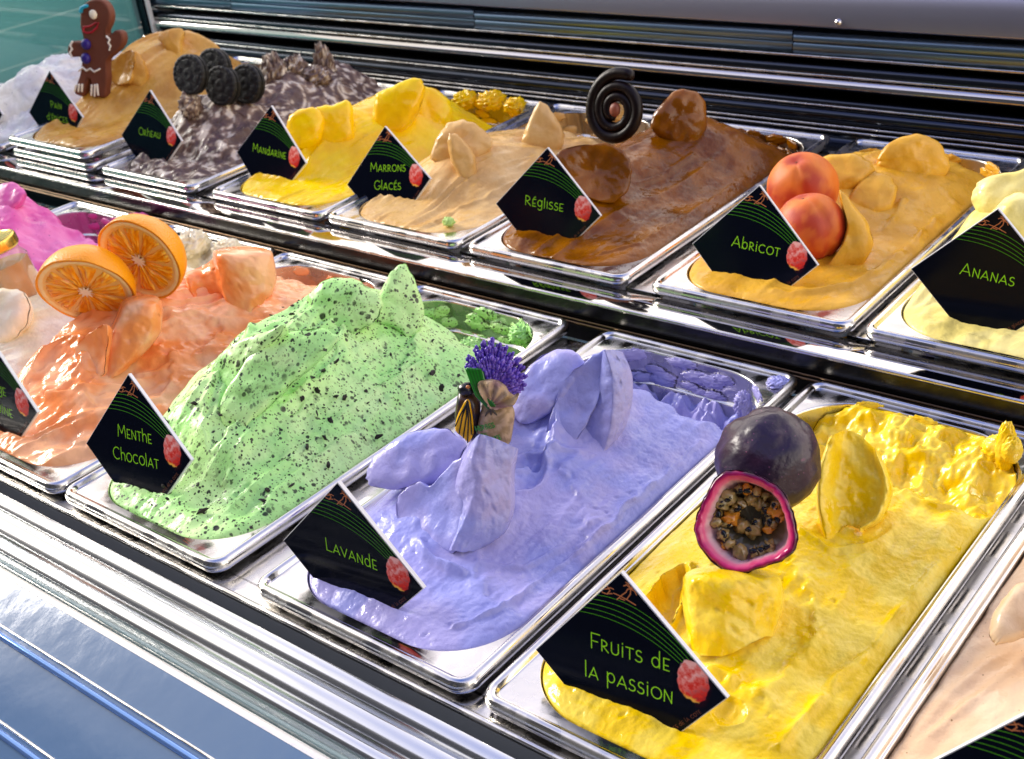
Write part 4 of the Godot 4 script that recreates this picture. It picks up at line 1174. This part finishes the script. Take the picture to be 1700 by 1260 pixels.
# ------------------------------------------------------------------ the case
func make_case() -> void:
	var o := thing("display_case", "steel refrigerated display case with louvred back and rail front holding the pans", "display case")
	var X0 := -1.27
	var X1 := 0.62
	var H: float = PANS.re[1]
	var ZB: float = PANS.re[2]
	# front rail group
	part(o, "deck_edge", closed_x([[-0.012, -0.0125], [0.0025, -0.0125], [0.0025, -0.0165], [-0.012, -0.0165]], X0, X1, true), M.steel)
	part(o, "edge_rail", closed_x(bar_prof(0.0030, -0.0118, 0.0022), X0, X1), M.steel)
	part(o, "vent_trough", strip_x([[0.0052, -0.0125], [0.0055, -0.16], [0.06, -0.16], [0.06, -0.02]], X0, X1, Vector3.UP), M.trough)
	var zs := [0.0139, 0.0290, 0.0455, 0.0578]
	for k in 3:
		var z: float = zs[k]
		var w: float = zs[k + 1] - z - 0.0012
		var pr := [[z, -0.0240], [z, -0.0132]]
		for j in 5:
			var a := PI - PI / 2 * (j + 1) / 5.0
			pr.append([z + 0.0014 + 0.0014 * cos(a), -0.0118 + 0.0014 * sin(a)])
		for j in 11:
			var f := (j + 1) / 11.0
			pr.append([z + 0.0016 + (w - 0.0016) * f, -0.0104 - 0.0110 * pow(f, 2.4)])
		pr.append([z + w, -0.0300])
		part(o, "vent_rail", strip_x(pr, X0, X1, Vector3(0, 1, 0.3)), M.brushed)
	part(o, "glass_edge", box(Vector3(X1 - X0, 0.030, 0.0028), Vector3((X0 + X1) / 2, -0.0245, 0.0596), 0.0006), M.glass)
	part(o, "front_lip", strip_x([[0.0612, -0.0300], [0.0612, -0.0128], [0.0618, -0.0121], [0.0665, -0.0121]], X0, X1, Vector3(0, 1, 0.2)), M.steel)
	part(o, "front_panel", strip_x([[0.0665, -0.0123], [0.0700, -0.0138], [0.40, -0.0138 - 0.33 * tan(0.45)], [0.41, -0.9]], X0, X1, Vector3(0, 1, 0.5)), M.panel)
	for zz in [0.0935, 0.1318]:
		var y: float = -0.0138 - (zz - 0.07) * tan(0.45)
		part(o, "trim_strip", closed_x(bar_prof(zz, y + 0.0008, 0.0021), X0, X1), M.glass_rod)
		part(o, "trim_groove", closed_x(bar_prof(zz - 0.0046, y + 0.0024, 0.0011), X0, X1), M.steel)
	# strips of deck between pans, both rows
	for row in [["pk", "va", "or", "me", "la", "pa", "pe2"], ["st", "pe", "oe", "ma", "mg", "re", "ab", "an"]]:
		var y: float = PANS[row[1]][1] if row[0] == "pk" else H
		var z: float = 0.0 if row[0] == "pk" else ZB
		var xs := [X0 - 0.006]
		for k in row:
			xs.append(PANS[k][0]); xs.append(PANS[k][0] + PAN_W)
		xs.append(X1 + 0.006)
		for k in range(0, xs.size(), 2):
			var a: float = xs[k] - 0.006
			var b: float = xs[k + 1] + 0.006
			if b - a > 0.002:
				part(o, "deck_strip", box(Vector3(b - a, 0.004, PAN_L - 0.02), Vector3((a + b) / 2, y - 0.0145, z - PAN_L / 2), 0.0004), M.steel)
	# step between the rows: polished ledge, bright nose, black riser
	var zn := -0.3640
	part(o, "step_ledge", strip_x([[ZB - 0.0005, 0.0100], [ZB + 0.0004, 0.0158], [zn - 0.0010, 0.0158]], X0, X1, Vector3.UP), M.polished)
	part(o, "ledge_nose", closed_x(bar_prof(zn, 0.0148, 0.0017), X0, X1), M.steel)
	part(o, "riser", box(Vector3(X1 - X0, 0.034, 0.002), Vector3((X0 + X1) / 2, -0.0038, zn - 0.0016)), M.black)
	part(o, "rear_bead", closed_x(bar_prof(-0.3604, -0.0035, 0.0012), X0, X1), M.brown_steel)
	part(o, "rear_bead", closed_x(bar_prof(-0.3612, -0.0008, 0.0009), X0, X1), M.brown_steel)
	# louvred back
	var zb := ZB - PAN_L
	part(o, "rear_deck", strip_x([[zb + 0.012, H - 0.0125], [zb - 0.012, H - 0.0125], [zb - 0.0125, H - 0.004]], X0, X1, Vector3(0, 1, 0.4)), M.dull)
	part(o, "gap_shade_plate", box(Vector3(X1 - X0, 0.22, 0.004), Vector3((X0 + X1) / 2, 0.08, zb - 0.060)), M.black)  # black colour paints in the shade of the gaps between louvres
	part(o, "bead", closed_x(bar_prof(zb - 0.0135, H - 0.002, 0.0012), X0, X1), M.steel)
	part(o, "bead", closed_x(bar_prof(zb - 0.0165, H + 0.002, 0.0010), X0, X1), M.steel)
	part(o, "louvre", closed_x(bar_prof(zb - 0.0240, 0.0345, 0.0068), X0, X1), M.dull)
	part(o, "bead", closed_x(bar_prof(zb - 0.0270, 0.0428, 0.0012), X0, X1), M.steel)
	part(o, "louvre", strip_x([[zb - 0.0282, 0.0436], [zb - 0.0290, 0.0495], [zb - 0.050, 0.0500]], X0, X1, Vector3(0, 1, 0.6)), M.dull)
	part(o, "louvre", strip_x([[zb - 0.034, 0.0590], [zb - 0.026, 0.0600], [zb - 0.0265, 0.0625], [zb - 0.029, 0.0665], [zb - 0.0325, 0.0690], [zb - 0.045, 0.0695]], X0, X1, Vector3(0, 0.6, 1)), M.polished)
	part(o, "bead", closed_x(bar_prof(zb - 0.0320, 0.0708, 0.0012), X0, X1), M.steel)
	part(o, "louvre", strip_x([[zb - 0.0335, 0.0716], [zb - 0.0343, 0.0800], [zb - 0.052, 0.0805]], X0, X1, Vector3(0, 0.6, 1)), M.dull)
	part(o, "bead", closed_x(bar_prof(zb - 0.0345, 0.0880, 0.0014), X0, X1), M.steel)
	var seams := [X0, -1.06, -0.618, -0.208, 0.21, X1]
	for k in seams.size() - 1:
		part(o, "back_panel", strip_x([[zb - 0.050, 0.0885], [zb - 0.0355, 0.0890], [zb - 0.0360, 0.0985], [zb - 0.0390, 0.0995], [zb - 0.0390, 0.1005], [zb - 0.0364, 0.1012], [zb - 0.0372, 0.1105], [zb - 0.055, 0.1108]], seams[k] + 0.0006, seams[k + 1] - 0.0006, Vector3(0, 0.3, 1)), M.brushed_dark)
	part(o, "top_panel", strip_x([[zb - 0.054, 0.1165], [zb - 0.0325, 0.1168], [zb - 0.0310, 0.1190], [zb - 0.0385, 0.1490], [zb - 0.052, 0.1500]], X0, X1, Vector3(0, 0.3, 1)), M.mirror)
	part(o, "bead", closed_x(bar_prof(zb - 0.0400, 0.1512, 0.0012), X0, X1), M.steel)
	for x in [-0.158, -0.72]:
		var sc := MB.new()
		lathe(sc, [[0.00001, 0.0030], [0.0010, 0.0029], [0.0022, 0.0024], [0.0032, 0.0012], [0.0035, 0.0], [0.0035, -0.002]], 20)
		var s := part(o, "screw", sc.mesh(Vector3.BACK), M.steel)
		s.position = Vector3(x, 0.1228, zb - 0.0316)
		var slot := part(s, "slot", box(Vector3(0.0034, 0.0007, 0.0006), Vector3(0, 0, 0.0029), 0.0001), M.dark)
		slot.rotation.z = 0.5
	# left end: glass, corner post
	part(o, "end_glass", box(Vector3(0.005, 0.42, 0.80), Vector3(X0 + 0.004, 0.15, -0.37), 0.0005), M.end_glass)
	part(o, "corner_post", box(Vector3(0.004, 0.36, 0.006), Vector3(X0 + 0.030, 0.13, zb - 0.027), 0.001), M.board)
	part(o, "corner_post", box(Vector3(0.016, 0.36, 0.012), Vector3(X0 + 0.014, 0.13, zb - 0.030), 0.002), M.dull)

# ------------------------------------------------------------------ scene
func _ready() -> void:
	N.noise_type = FastNoiseLite.TYPE_SIMPLEX_SMOOTH
	N.frequency = 1.0
	N.seed = 11
	N.fractal_type = FastNoiseLite.FRACTAL_NONE
	# camera
	var cam := Camera3D.new()
	cam.position = Vector3(0.372974, 0.427035, 0.322334)
	cam.rotation = Vector3(-0.497643, 0.734524, -0.127370)
	cam.fov = 33.74
	cam.near = 0.02
	cam.far = 80.0
	var ca := CameraAttributesPhysical.new()
	ca.frustum_focal_length = 40.0
	ca.frustum_focus_distance = 0.72
	ca.exposure_aperture = 20.0
	cam.attributes = ca
	add_child(cam)
	cam.fov = 33.74
	# sky and soft daylight
	var we := WorldEnvironment.new()
	var env := Environment.new()
	env.background_mode = Environment.BG_SKY
	var sky := Sky.new()
	var sm := ProceduralSkyMaterial.new()
	sm.sky_top_color = Color(0.15, 0.25, 0.48)
	sm.sky_horizon_color = Color(1.0, 0.955, 0.88)
	sm.sky_curve = 0.6
	sm.sky_energy_multiplier = 1.15
	sm.ground_bottom_color = Color(0.20, 0.20, 0.21)
	sm.ground_horizon_color = Color(0.45, 0.44, 0.42)
	sky.sky_material = sm
	env.sky = sky
	env.tonemap_mode = Environment.TONE_MAPPER_LINEAR
	env.tonemap_exposure = 2.9
	env.sdfgi_enabled = true
	env.ssao_enabled = true
	env.ssil_enabled = true
	we.environment = env
	add_child(we)
	var sun := DirectionalLight3D.new()
	sun.light_energy = 0.5
	sun.light_angular_distance = 24.0
	sun.light_color = Color(1.0, 0.97, 0.93)
	sun.shadow_enabled = true
	add_child(sun)
	sun.look_at_from_position(Vector3(-0.95, 0.48, 0.10), Vector3.ZERO)
	# materials
	make_materials()
	make_glyphs()
	M.brown_steel = std(Color(0.42, 0.34, 0.26), 0.22, 1.0)  # steel beads, with a brown reflection put into the colour
	M.brushed_dark = std(Color(0.46, 0.55, 0.64), 0.32, 1.0)
	M.panel = std(Color(0.34, 0.45, 0.58), 0.14)
	M.panel.normal_enabled = true
	M.panel.normal_texture = T.gel
	M.panel.normal_scale = 0.03
	triplanar(M.panel, Vector3.ONE * 4.0)
	M.glass_rod = std(Color(0.45, 0.60, 0.85), 0.06, 0.6)
	M.peel = vmat(0.38, "peel", 0.5, 26.0)
	M.vsoft = vmat(0.5)
	M.juicy = vmat(0.18, "gel", 0.4, 40.0)
	M.velvet = vmat(0.52, "cloth", 0.10, 30.0)
	M.velvet.rim_enabled = true
	M.velvet.rim = 0.06
	M.skin = vmat(0.34, "gel", 0.3, 9.0)
	M.skin.albedo_texture = T.skin
	M.wet = vmat(0.15)
	M.pulp = vmat(0.08)
	M.pulp.clearcoat_enabled = true
	M.pulp.clearcoat = 0.6
	M.pulp.clearcoat_roughness = 0.05
	M.licorice = vmat(0.40, "gel", 0.2, 30.0)
	M.licorice.metallic_specular = 0.35
	M.cookie = vmat(0.62, "pores", 0.6, 30.0)
	M.ginger = vmat(0.7, "pores", 0.5, 24.0)
	M.cloth = vmat(0.75, "cloth", 0.8, 40.0)
	M.vgloss = vmat(0.28)
	M.jar_glass = std(Color(0.95, 0.97, 0.95, 0.14), 0.03)
	M.jar_glass.transparency = BaseMaterial3D.TRANSPARENCY_ALPHA
	M.honey = std(Color(0.72, 0.47, 0.08), 0.12)
	M.gold = std(Color(0.86, 0.74, 0.38), 0.25, 1.0)
	# ground and the shutter beside the case
	var gm := std(Color(0.28, 0.28, 0.30), 0.85)
	var gp := PlaneMesh.new()
	gp.size = Vector2(60, 60)
	var ground := struct("ground", gp, gm)
	ground.position.y = -1.0
	var fac := thing("added_building", "added dark building out of view, there to darken what the rails mirror", "building", Vector3(0, -1.0, 4.2))  # unseen building, added and coloured dark to darken the rail reflections
	part(fac, "wall", box(Vector3(18, 7.0, 0.3), Vector3(0, 3.5, 0.15), 0.01), std(Color(0.19, 0.21, 0.26), 0.9))
	var pane := std(Color(0.05, 0.07, 0.10), 0.08)
	for r in 3:
		for k in 7:
			var w := part(fac, "window", box(Vector3(1.1, 1.5, 0.06), Vector3(-7.2 + k * 2.4, 1.5 + r * 2.3, -0.01), 0.01), std(Color(0.30, 0.30, 0.30), 0.6))
			part(w, "pane", box(Vector3(0.92, 1.32, 0.04), Vector3(-7.2 + k * 2.4, 1.5 + r * 2.3, -0.03), 0.005), pane)
	make_case()
	var sh := thing("shutter", "teal slatted shutter beyond the glass end of the case", "shutter", Vector3(-1.95, 0, -0.5))
	for k in 14:
		var tone := Color(0.05, 0.24, 0.27) if k % 4 != 1 else Color(0.22, 0.19, 0.13)
		part(sh, "slat", box(Vector3(0.02, 0.066, 2.4), Vector3(0, -0.55 + k * 0.07, 0), 0.004), std(tone, 0.5))
	# pans
	make_pan_meshes()
	var pan_words := {"pk": "steel pan of pink gelato, far left of the front row", "va": "steel pan of cream gelato holding the honey jar", "or": "steel pan under the two orange halves", "me": "steel pan of mint chocolate gelato in front row", "la": "steel pan of lavender gelato with the ornament", "pa": "steel pan of yellow passion fruit gelato", "pe2": "steel pan of pale peach gelato at the lower right corner",
		"st": "steel pan of white speckled gelato, far left of back row", "pe": "raised steel pan of tan gelato stacked on another pan", "oe": "steel pan of marbled gelato with black cookies", "ma": "steel pan of bright yellow gelato in back row", "mg": "steel pan of beige chestnut gelato in back row", "re": "steel pan of brown gelato with the licorice wheel", "ab": "steel pan of apricot gelato holding two apricots", "an": "steel pan of pale pineapple gelato at right of back row"}
	for k in pan_words:
		make_pan(PANS[k][0], PANS[k][1], PANS[k][2], pan_words[k])
	make_pan(PANS.pe[0] + 0.003, PANS.re[1], PANS.pe[2], "lower steel pan underneath the raised tan gelato pan")
	# gelato
	var gm1 := gel_mat(0.34, 0.35)
	var wet := gel_mat(0.11, 0.30)
	gelato("me", "mint green gelato full of dark chocolate flecks", {c1 = lin("c8f09c"), c2 = lin("b0e88a"), mat = gel_mat(0.42, 0.4, T.mint, 11.0), cut = [0.72, 0.78, 0.80], depth = 0.062, nx = 150, nz = 290, stroke = 0.0040, sf = 42.0, ang = 0.12, lump = 0.002, seed = 1.0, scraps = 26, lumps = [[.42, .84, -14, 12, 14], [.5, .93, -26, 9, 5], [.8, .97, -12, 10, 8]], gouge = [[.55, .45, .012, .05, .35, .004], [.42, .28, .014, .04, .4, .006], [.62, .62, .02, .04, .3, .005]]})
	gelato("la", "pale lavender gelato with folded scoops and an emptied back end", {c1 = lin("a5a0d4"), c2 = lin("979ad6"), cf = 17.0, soft = 0.35, mat = gel_mat(0.25, 0.45), cut = [0.74, 0.745, 0.80], depth = 0.046, crumble = 0.009, nx = 170, nz = 320, stroke = 0.0020, sf = 30.0, ang = 0.06, seed = 2.0, scraps = 22, bank = 0.012, lumps = [[.45, .84, -26, 11, 13], [.86, .93, -14, 6, 9], [.97, .985, -2, 7, 3], [1.0, .995, -2.4, 5, 2]], gouge = [[.52, .42, .012, .018, .3, .006], [.75, .3, .03, .06, .5, .003], [.38, .5, .02, .035, .5, .012]]})
	gelato("pa", "bright yellow passion fruit gelato hollowed at the back", {c1 = lin("f2d446"), c2 = lin("eec602"), cf = 34.0, mat = gel_mat(0.20, 0.45), cut = [0.86, 0.70, 0.76], depth = 0.022, crumble = 0.0045, bank = 0.020, nx = 180, nz = 330, stroke = 0.0018, sf = 30.0, ang = 0.05, seed = 3.0, scraps = 14, lump_amp = 0.10, lumps = [[.90, .93, 4, 6, 18], [.86, .95, -2, 10, 8], [.93, .92, 6, 6, 9]], gouge = [[.30, .22, .010, .035, .2, .018], [.7, .12, .008, .008, 0, .003], [.55, .3, .03, .05, .4, .003]]})
	gelato("or", "glossy orange sorbet with two cut scoops standing up", {c1 = lin("f8b684"), c2 = lin("f29352"), mat = wet, cut = [0.80, 0.86, 0.92], depth = 0.03, nx = 130, nz = 250, stroke = 0.003, sf = 45.0, ang = 0.5, lump = 0.003, seed = 4.0, scraps = 18, gouge = [[.6, .48, .02, .028, 0, .004], [.3, .2, .02, .03, .3, .006], [.62, .3, .03, .04, .5, .004]]})
	gelato("va", "cream coloured gelato around the honey jar", {c1 = lin("f6eed6"), c2 = lin("efe2bc"), mat = gm1, cut = [0.74, 0.80, 0.84], depth = 0.02, crumble = 0.008, bank = 0.02, stroke = 0.0025, seed = 5.0, scraps = 20, lumps = [[.45, .93, 2, 16, 12], [.75, .95, 0, 14, 10]]})
	gelato("pk", "bright pink gelato with dark specks", {c1 = lin("de5aa4"), c2 = lin("ea7cb8"), mat = gel_mat(0.36, 0.4, T.dots, 11.0), cut = [0.78, 0.80, 0.84], depth = 0.05, stroke = 0.005, sf = 45.0, ang = 0.7, lump = 0.004, seed = 6.0, scraps = 22, lumps = [[.8, .98, 0, 16, 6], [.95, .94, 4, 9, 8]]})
	gelato("pe2", "pale peach gelato with fine green specks", {c1 = lin("e4c6a0"), c2 = lin("dcb890"), mat = gel_mat(0.34, 0.35, T.sparse, 11.0), stroke = 0.0016, seed = 7.0})
	gelato("st", "white gelato with blue grey specks behind the gingerbread figure", {c1 = lin("f4f0e6"), c2 = lin("e2dfe0"), mat = gel_mat(0.4, 0.5, T.dots, 9.0), cut = [0.8, 0.85, 0.85], stroke = 0.004, lump = 0.004, seed = 8.0})
	gelato("pe", "smooth tan gingerbread gelato piled into a high ridge", {c1 = lin("d8a44a"), c2 = lin("c88f38"), mat = gel_mat(0.32, 0.25), cut = [0.80, 0.80, 0.82], stroke = 0.003, sf = 40.0, ang = 0.2, seed = 9.0})
	gelato("oe", "marbled grey brown cookie gelato with rough peaks", {c1 = lin("5e4a44"), c2 = lin("8e7868"), c3 = lin("dccfbe"), mat = gel_mat(0.34, 0.5), cut = [0.92, 0.94, 0.94], stroke = 0.004, sf = 40.0, ang = 0.4, lump = 0.005, seed = 10.0, wob = 0.003, nx = 110, nz = 200, scraps = 6, lumps = [[.32, .26, 44, 12, 16], [.4, .6, 44, 15, 26], [.53, .78, 34, 13, 32], [.62, .7, 36, 16, 14], [.45, .68, 44, 14, 18]]})
	gelato("ma", "vivid yellow glossy mandarin gelato in thick lobes", {c1 = lin("fcd600"), c2 = lin("f8c600"), mat = gel_mat(0.2, 0.2), cut = [0.76, 0.78, 0.80], depth = 0.05, stroke = 0.002, seed = 11.0, scraps = 10, lumps = [[.3, .98, -4, 14, 10], [.55, .99, -2, 16, 10], [.8, .98, -4, 12, 9]], wob = 0.0008})
	gelato("mg", "beige chestnut gelato with a pointed wedge at the back", {c1 = lin("e4bb78"), c2 = lin("daab62"), mat = gel_mat(0.28, 0.3), cut = [0.66, 0.70, 0.74], depth = 0.05, stroke = 0.0024, ang = 0.15, seed = 12.0, scraps = 8, lumps = [[.55, .99, 0, 14, 8]]})
	gelato("re", "glossy caramel brown licorice gelato", {c1 = lin("8c5408"), c2 = lin("724004"), mat = gel_mat(0.18, 0.3), cut = [0.80, 0.82, 0.86], depth = 0.045, stroke = 0.0024, ang = 0.1, sf = 25.0, seed = 13.0, scraps = 30})
	gelato("ab", "ochre apricot gelato smoothed round the fruit", {c1 = lin("e4ae3a"), c2 = lin("d69e2a"), mat = gel_mat(0.3, 0.3), cut = [0.80, 0.84, 0.86], depth = 0.04, stroke = 0.002, ang = 0.1, sf = 28.0, seed = 14.0, scraps = 30, lumps = [[.5, .74, 20, 14, 10]]})
	gelato("an", "pale yellow pineapple gelato in round lobes", {c1 = lin("f4e596"), c2 = lin("efdc7c"), mat = gm1, stroke = 0.003, lump = 0.003, seed = 15.0})
	# cards
	var base := base_print()
	make_card("stra", [], "black flavour card, only its tip showing at the far left edge", base)
	make_card("pain", [["^PAiN", .44, .42, .20], ["d'épiCES", .34, .56, .38]], "black diamond card reading Pain d'épices", base)
	make_card("oreo", [["^ORhEAU", .30, .475, .36]], "black diamond card in front of the black cookies", base)
	make_card("mand", [["^MANdARiNE", .24, .465, .48]], "black diamond card reading Mandarine", base)
	make_card("marr", [["^MARRONS", .30, .395, .42], ["^GlACéS", .335, .56, .32]], "black diamond card reading Marrons glacés", base)
	make_card("regl", [["^RéglISSE", .29, .48, .365]], "black diamond card reading Réglisse", base)
	make_card("abri", [["^AbRiCOT", .325, .465, .38]], "black diamond card reading Abricot", base)
	make_card("anan", [["^ANANAS", .32, .47, .34]], "black diamond card reading Ananas at the right edge", base)
	make_card("oran", [["^ORANgE", .30, .435, .36], ["SANgUiNE", .28, .585, .42]], "black diamond card cut off at the left, below the oranges", base)
	make_card("ment", [["^MENThE", .335, .415, .32], ["^ChOCOlAT", .265, .568, .43]], "black diamond card reading Menthe chocolat", base)
	make_card("lava", [["^LAVANdE", .335, .46, .36]], "black diamond card reading Lavande", base)
	make_card("pass", [["^FRUiTS dE", .315, .415, .41], ["lA pASSiON", .272, .572, .46]], "black diamond card reading Fruits de la passion", base)
	make_card("peac", [], "black card corner at the lower right edge", base)
	# toppings
	orange_half(Vector3(-463.9, 63.0, -131.6), Vector3(0.519, -0.428, 0.74), 0.0372, "front orange half, lower and nearer the card", 1.0, 0.2)
	orange_half(Vector3(-451.9, 73.1, -176.6), Vector3(0.299, -0.156, 0.942), 0.0365, "rear orange half, higher and behind the other", 4.0, 0.5)
	apricot(Vector3(-71.6, 55.4, -544.6), 0.0285, "rear red apricot partly behind the other", Vector3(12, -62, -14), 2.0)
	apricot(Vector3(-37.8, 47.4, -490.5), 0.0265, "front orange apricot beside the Abricot card", Vector3(8, -28, 12), 5.0)
	licorice(Vector3(-257.3, 98.0, -556.3), Vector3(0.071, 0.296, 0.953))
	var cp := cookie_proto()
	var cook := [[Vector3(-782.8, 102.9, -500.1), Vector3(0.187, 0.28, 0.942), "leftmost of the four black cookies"], [Vector3(-774.4, 103.1, -526.6), Vector3(0.171, 0.277, 0.945), "black cookie half hidden behind the left and middle ones"], [Vector3(-760.5, 86.1, -522.1), Vector3(0.164, 0.286, 0.944), "lowest black cookie at the front of the four"], [Vector3(-748.6, 82.1, -546.7), Vector3(0.146, 0.284, 0.948), "rightmost of the four black cookies"]]
	for c in cook:
		var o := thing("sandwich_cookie", c[2], "cookie", Vector3.ZERO, "black cookies on the marbled gelato")
		place(o, c[0], c[1], 0.4)
		for p in cp: part(o, p[0], p[1], p[2])
	gingerbread()
	ornament()
	passion_half(Vector3(112.6, 55.1, -123.9), Vector3(0.252, 0.515, 0.82), 0.0252)
	passion_back(Vector3(97.0, 57.0, -176.0), Vector3(0.35, 0.5, 0.8), 0.0275)
	honey_jar()
	# chocolate pieces in the mint
	var rg := RandomNumberGenerator.new()
	rg.seed = 5
	var chips := []
	for k in 4:
		var mb := MB.new()
		blob(mb, Vector3.ZERO, Vector3(0.0018, 0.0009, 0.0014), 0.6, k * 9.0, func(_p: Vector3) -> Color: return lin("231a18"), 7, 5, 1.8)
		chips.append(mb.mesh(Vector3.ZERO, true))
	var mint := get_node("gelato")
	for k in 130:
		var u := rg.randf_range(0.12, 0.97)
		var v := rg.randf_range(0.02, 0.72)
		var h := grid_at(GRIDS.me, u, v)
		var hh := grid_at(GRIDS.me, u, v + 0.01)
		if absf(h) < 0.001: continue
		var c := part(mint, "chocolate_chip", chips[k % 4], M.cookie)
		c.position = Vector3((u - 0.5) * 0.149, h + 0.0012, -0.013 - v * 0.337)
		c.rotation = Vector3(rg.randf() * 3.0, rg.randf() * 6.0, rg.randf() * 3.0)
		c.scale = Vector3(rg.randf_range(0.6, 1.6), rg.randf_range(0.5, 1.0), rg.randf_range(0.5, 1.3)) * lerpf(0.45, 1.5, pow(rg.randf(), 2.2))
	# a green crumb dropped on the chestnut gelato
	var cm := MB.new()
	blob(cm, Vector3.ZERO, Vector3(0.006, 0.004, 0.005), 0.22, 3.0, func(p: Vector3) -> Color: return lin("b8d878"), 18, 12, 2.4)
	var crumb := thing("gelato_crumb", "small green crumb of gelato fallen on the beige gelato", "crumb", Vector3(-0.352, PANS.mg[1] + 0.002, -0.424))
	part(crumb, "crumb", cm.mesh(), gm1)
